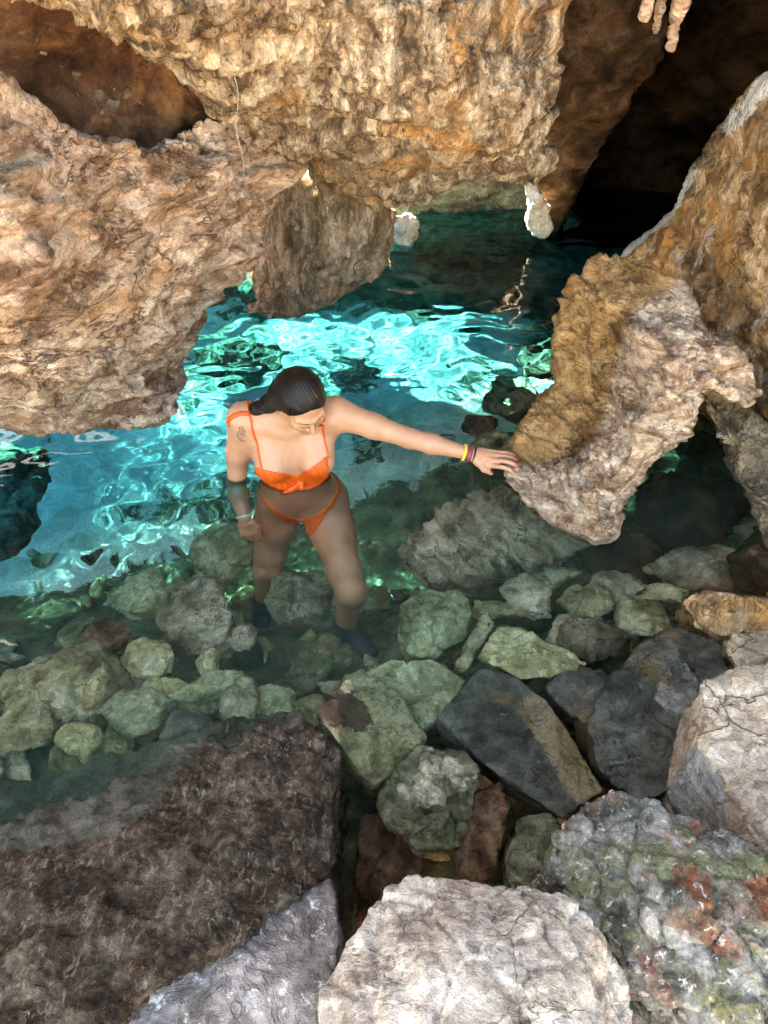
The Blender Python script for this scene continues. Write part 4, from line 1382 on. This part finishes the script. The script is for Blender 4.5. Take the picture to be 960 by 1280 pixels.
    F.cone(H(0, .083, .008), H(0, .106, -.034), .0085 * SC, .0105 * SC, .010)
    F.cone(H(0, .104, -.036), H(0, .090, -.044), .0095 * SC, .007 * SC, .006)
    F.cone(H(-.015, .080, -.066), H(.015, .080, -.066), .0072 * SC, .0072 * SC, .008)
    F.cone(H(-.012, .080, -.078), H(.012, .080, -.078), .0082 * SC, .0082 * SC, .008)
    F.cone(H(-.019, .090, -.072), H(.019, .090, -.072), .0022, .0022, .004, cut=True)

    root = empty('person', ((lheel + rheel) / 2 * X([1, 1, 0]) + X([0, 0, -1.08])).tolist())
    tag(root, 'woman in an orange bikini wading in the pool with one hand on the rock arch', 'person')
    o0 = Vector(root.location)

    def part(me, name, mat, parent=root):
        v, _ = arrays(me)
        base = o0 if parent is root else Vector((0, 0, 0))
        me.vertices.foreach_set('co', (v - np.array(o0)).astype(np.float32).ravel())
        me.update()
        me.name = name
        me.materials.clear()
        me.materials.append(mat)
        me.shade_smooth()
        o = bpy.data.objects.new(name, me)
        COL.objects.link(o)
        o.parent = parent
        o.cycles.is_caustics_receiver = True
        return o

    bme = F.mesh('body', 3)
    from mathutils.bvhtree import BVHTree
    bv, bn = arrays(bme)
    bv, bn = bv.copy(), bn.copy()
    quads = np.empty(len(bme.polygons) * 4, np.int32)
    bme.loops.foreach_get('vertex_index', quads)
    quads = quads.reshape(-1, 4)
    tree = BVHTree.FromPolygons(bv.tolist(), quads.tolist())

    def sheet(name, mask, mat, off, iters=3, thick=None, puff=None):
        """Cloth: the skin where mask holds, lifted off it and closed."""
        qm = mask[quads].all(1)
        fq = quads[qm]
        used, inv_ = np.unique(fq, return_inverse=True)
        fq = inv_.reshape(-1, 4)
        v, n = bv[used], bn[used]
        m = len(used)
        # smooth the ragged border a little
        e = np.concatenate([fq[:, [0, 1]], fq[:, [1, 2]], fq[:, [2, 3]], fq[:, [3, 0]]])
        es = np.sort(e, 1)
        uq, cnt = np.unique(es, axis=0, return_counts=True)
        be = uq[cnt == 1]
        on = np.zeros(m, bool)
        on[be.ravel()] = True
        deg = np.maximum(np.bincount(be.ravel(), minlength=m), 1)[:, None]
        for _ in range(8):
            sm = np.stack([np.bincount(be[:, 0], v[be[:, 1], i], m) + np.bincount(be[:, 1], v[be[:, 0], i], m) for i in range(3)], 1) / deg
            v = np.where(on[:, None], 0.5 * v + 0.5 * sm, v)
        lift = np.full(m, off)
        if puff is not None:
            lift = lift + puff(v)
        outer = v + n * lift[:, None]
        innr = v - n * 0.003
        key = set(map(tuple, be))
        dirb = np.array([x for x in e if tuple(sorted(x)) in key])
        fs = [outer_f.tolist() for outer_f in fq] + (fq[:, ::-1] + m).tolist() + [[a, a + m, b_ + m, b_] for a, b_ in dirb]
        me = bpy.data.meshes.new(name)
        me.from_pydata(np.concatenate([outer, innr]).tolist(), [], fs)
        bm = bmesh.new()
        bm.from_mesh(me)
        bmesh.ops.recalc_face_normals(bm, faces=bm.faces)
        bm.to_mesh(me)
        bm.free()
        return part(me, name, mat)

    def ribbon(name, pts, r, mat, lift, parent=root, flat=1.0, project=True, closed=False):
        """A cord that follows the skin."""
        P, N = [], []
        for a, b_ in zip(pts, pts[1:]):
            st = max(2, int(np.linalg.norm(np.array(b_) - np.array(a)) / .006))
            for t in range(st):
                P.append(np.array(a) + (np.array(b_) - np.array(a)) * t / st)
        P.append(np.array(pts[-1]))
        Q = []
        for q in P:
            if project:
                l_, n_, _, _ = tree.find_nearest(Vector(q))
                Q.append(np.array(l_) + np.array(n_) * lift)
                N.append(np.array(n_))
            else:
                Q.append(q)
                N.append(X([0, -.7, .7]))
        Q, N = np.array(Q), np.array(N)
        T = np.gradient(Q, axis=0)
        vs, fs, sg = [], [], 8
        for q, t, n_ in zip(Q, T, N):
            t = norm(t)
            b_ = norm(np.cross(t, n_))
            n2 = np.cross(b_, t)
            for j in range(sg):
                a = 2 * math.pi * j / sg
                vs.append(q + b_ * r * math.cos(a) + n2 * r * flat * math.sin(a))
        m = len(Q)
        for i in range(m - 1):
            for j in range(sg):
                fs.append([i * sg + j, i * sg + (j + 1) % sg, (i + 1) * sg + (j + 1) % sg, (i + 1) * sg + j])
        fs.append(list(range(sg))[::-1])
        fs.append([(m - 1) * sg + j for j in range(sg)])
        me = bpy.data.meshes.new(name)
        me.from_pydata([x.tolist() for x in vs], [], fs)
        return part(me, name, mat, parent)

    body = part(bme, 'body', SKIN)

    # bikini top: two cups meeting in a knot, a band round the back
    px = pixels(bv)
    facing = (bn @ norm(np.array(EYE) - chest)) > -0.25
    trunk = (np.abs(bv[:, 0] - chest[0]) < .155) & (bv[:, 2] < .24)
    cup = [(308, 583), (320, 584), (332, 587), (352, 591), (369, 594), (385, 587), (400, 576), (411, 567), (424, 562), (428, 580), (424, 596), (410, 604), (392, 610), (378, 613), (364, 616), (345, 616), (326, 610), (310, 600)]
    back = (bv[:, 1] > chest[1] - .02) & (bv[:, 2] > .055) & (bv[:, 2] < .085) & trunk
    top = sheet('bikini_top', ((inside(px, cup) & facing) | back) & trunk, CLOTH, .004,
                puff=lambda v: .0012 * np.sin(v[:, 0] * 210 + v[:, 2] * 90))
    kn_ = np.array(tree.ray_cast(EYE, ray(376, 603).normalized())[0] or A(376, 603, 2.2)) + X([0, -.006, .002])
    K = Field(kn_ - .09, kn_ + .09, .0018)
    K.ball(kn_, (.016, .012, .013), .004)
    a1, a2 = A(352, 618, kn_[1] - .004), A(376, 611, kn_[1] - .008)
    K.chain([kn_, kn_ * .5 + a1 * .5 + X([0, -.006, .002]), a1], [.008, .0105, .006], .006)
    K.chain([kn_, kn_ * .4 + a2 * .6 + X([.004, -.005, 0]), a2 + X([.012, 0, 0])], [.007, .0085, .006], .006)
    part(K.mesh('knot', 2), 'knot', CLOTH, top)
    S_ = lambda u_, v_: np.array(tree.ray_cast(EYE, ray(u_, v_).normalized())[0] or A(u_, v_, 2.28))
    ribbon('strap', [S_(328, 588), S_(323, 565), S_(318, 545), S_(314, 526), S_(312, 518), rsh + X([.02, .03, .06]), rsh + X([.04, .1, -.02]), chest + X([-.06, .11, -.05])], .0042, CLOTH, .002, top, .6)
    ribbon('strap', [S_(411, 572), S_(407, 556), S_(404, 540), S_(401, 528), lsh + X([-.05, .03, .06]), lsh + X([-.05, .1, -.02]), chest + X([.06, .11, -.05])], .0036, CLOTH, .002, top, .6)
    ribbon('shoulder_tie', [S_(312, 518), S_(302, 517), S_(293, 520), S_(285, 527), S_(283, 534)], .008, CLOTH, .004, top, .5)

    # bikini bottom
    xr = np.abs(bv[:, 0] - pelvis[0])
    up_e = -.205 + .135 * np.clip(xr / .17, 0, 1.1) ** 1.15
    lo_e = up_e - .026 - .085 * np.exp(-(xr / .075) ** 2) - .05 * (bv[:, 1] > pelvis[1]) * np.clip(1 - xr / .15, 0, 1)
    hips = (np.abs(bv[:, 0] - pelvis[0]) < .21) & (bv[:, 1] > 2.1) & (bv[:, 2] < .02) & (bv[:, 2] > -.34)
    crotch = (xr < .035) & (bv[:, 2] < -.24) & (bv[:, 2] > -.33) & (bv[:, 1] > 2.2)
    armless = np.linalg.norm(bv[:, [0, 2]] - rwr[[0, 2]], axis=1) > .075
    sheet('bikini_bottom', hips & armless & (((bv[:, 2] < up_e) & (bv[:, 2] > lo_e)) | crotch), LACE, .004,
          puff=lambda v: .0015 * np.sin(v[:, 0] * 260) * np.sin(v[:, 2] * 260))

    # hair: slicked cap and wet tail behind the shoulder
    G = Field(np.minimum(head, rsh) - .22, np.maximum(head, rsh) + .2, .0028)
    G.ball(H(0, -.014, .031), X([.080, .098, .092]) * SC, .01, fr)
    # cut away the face along the hairline
    sl, pp = G.window(head, head, .21)
    lp = (pp - head) @ fr.T / SC
    cutd = (lp[..., 1] - .062) * .80 - (lp[..., 2] - .062) * .60
    cutd = cutd - 0.20 * np.abs(lp[..., 0]) + .004
    G.d[sl] = np.maximum(G.d[sl], cutd * SC)
    tb_, tc = A(336, 505, 2.285), A(320, 511, 2.315)
    G.chain([H(-.025, -.05, .005), H(-.05, -.055, -.02), tb_, tc, A(307, 516, 2.345)], [.056, .040, .022, .014, .006], .05)
    hme = G.mesh('hair', 3)
    hv, hn = arrays(hme)
    lp = (hv - head) @ fr.T / SC
    # strands run from the hairline back over the crown into the tail
    ang = np.arctan2(lp[:, 0] + .012 * np.sin(lp[:, 2] * 60), lp[:, 2] + .06)
    sv = np.stack([ang * 26, lp[:, 1] * 5, 0 * ang], 1).astype(np.float32)
    gro = perlin(np.stack([ang * 30, lp[:, 1] * 6, 0 * ang], 1).astype(np.float32)) + .6 * perlin(np.stack([ang * 70, lp[:, 1] * 9, 0 * ang + 5], 1).astype(np.float32))
    hme.vertices.foreach_set('co', (hv + hn * (.0016 * gro)[:, None]).astype(np.float32).ravel())
    hme.update()
    att = hme.attributes.new('strand', 'FLOAT_VECTOR', 'POINT')
    att.data.foreach_set('vector', (sv * 1.6).ravel())
    part(hme, 'hair', HAIR)

    # brows, lashes, lips, nails
    def on_face(x, y, z):
        l_, n_, _, _ = tree.find_nearest(Vector(H(x, y, z)))
        return np.array(l_)
    for q in (-1, 1):
        ribbon('eyebrow', [on_face(q * .012, .10, .013), on_face(q * .028, .10, .019), on_face(q * .047, .085, .012)], .0026, BROW, .0002, root, .3)
        ribbon('eyelashes', [on_face(q * .016, .1, -.013), on_face(q * .03, .1, -.0175), on_face(q * .044, .09, -.013)], .0011, BROW, .0003, root, .8)
    ribbon('lips', [on_face(-.019, .1, -.068), on_face(0, .11, -.065), on_face(.019, .1, -.068)], .0048, LIP, .0002, root, .45)
    ribbon('lips', [on_face(-.015, .1, -.077), on_face(0, .11, -.079), on_face(.015, .1, -.077)], .0050, LIP, .0002, root, .45)
    for t_, d_, u_ in nails:
        c_ = t_ - d_ * .002 + u_ * .0065
        ribbon('nail', [c_ - d_ * .006, c_ + d_ * .006], .0045, NAIL, .0004, root, .3)

    # things worn on the wrists
    def band(name, c_, axis, r_in, w_, th, mat, sq=1.15, sdir=side):
        axis = norm(axis)
        e1 = norm(sdir - axis * (sdir @ axis))
        e2 = np.cross(axis, e1)
        vs, fs, N, M = [], [], 40, 8
        for i in range(N):
            a = 2 * math.pi * i / N
            rd = e1 * math.cos(a) * sq + e2 * math.sin(a)
            for j in range(M):
                b_ = 2 * math.pi * j / M
                vs.append((c_ + rd * (r_in + th * math.cos(b_)) + axis * w_ * math.sin(b_)).tolist())
        for i in range(N):
            for j in range(M):
                fs.append([i * M + j, ((i + 1) % N) * M + j, ((i + 1) % N) * M + (j + 1) % M, i * M + (j + 1) % M])
        me = bpy.data.meshes.new(name)
        me.from_pydata(vs, [], fs)
        o = part(me, name, mat)
        return o
    fa = norm(lwr - lel)
    band('yellow_bracelet', lwr - fa * .030, fa, .027, .0055, .003, YEL)
    band('maroon_bracelet', lwr - fa * .012, fa, .0255, .010, .0035, MAR)
    band('black_bracelet', lwr + fa * .006, fa, .0265, .004, .0035, BLK)
    fa2 = norm(rwr - relb)
    band('white_wristband', rwr - fa2 * .012, fa2, .0265, .007, .0025, WHT, 1.12, s2)

    # tattoo: a scrolling line drawing on the upper arm
    tc = A(303, 540, 2.30)
    tdir = norm(relb - rsh)
    tsd = norm(np.cross(tdir, X([0, -1, 0])))
    def scroll(cx, cy, r0, r1, a0, a1):
        return [tc + tsd * (cx + (r0 + (r1 - r0) * t / 14) * math.cos(a0 + (a1 - a0) * t / 14)) + tdir * (cy + (r0 + (r1 - r0) * t / 14) * math.sin(a0 + (a1 - a0) * t / 14)) + X([0, -.03, .01]) for t in range(15)]
    for ar in ((0, -.030, .002, .013, 0, 8.5), (.006, -.006, .002, .013, 2, 10), (-.008, .004, .002, .011, 4, -3.5), (.002, .026, .002, .012, 1, 8.6), (-.008, .040, .002, .009, 3, -3),
               (-.010, -.016, .001, .008, 0, 6), (.014, .012, .001, .008, 2, 8)):
        ribbon('tattoo', scroll(*ar), .0013, INK, .0003, body, .3)

    # water shoes
    for an, he, to in ((lan, lheel, ltoe), (ran, rheel, rtoe)):
        W = Field(np.minimum(np.minimum(an, he), to) - .09, np.maximum(np.maximum(an, he), to) + .09, .004)
        sdv = np.cross(to - he, X([0, 0, 1]))
        W.cone(an + X([0, 0, .02]), he, .041, .039, .02)
        W.cone(he, to, .038, .030, .02, (sdv, 1.35))
        W.cone(an, he * .35 + to * .65, .042, .034, .02)
        part(W.mesh('water_shoe', 3), 'water_shoe', SHOE)


bather()


def hanging_thread():
    """A pale thread that dangles from the hanging block."""
    pts = [at_y(293 + 3 * math.sin(t * .7) + t * .75, 96 + t * 9.6, 2.50 + .010 * t) for t in range(14)]
    bm = bmesh.new()
    rings = []
    for p_ in pts:
        rings.append([bm.verts.new(p_ + Vector((.0011 * math.cos(a), .0011 * math.sin(a), 0))) for a in (0, 2.1, 4.2)])
    for a, b_ in zip(rings, rings[1:]):
        for i in range(3):
            bm.faces.new([a[i], a[(i + 1) % 3], b_[(i + 1) % 3], b_[i]])
    bm.faces.new(rings[0][::-1])
    bm.faces.new(rings[-1])
    me = bpy.data.meshes.new('thread')
    bm.to_mesh(me)
    bm.free()
    finish(me, 'thread', plain('pale thread', (0.5, 0.48, 0.45)), 'thin pale thread dangling in front of the groove above the tan rock', 'thread')


hanging_thread()
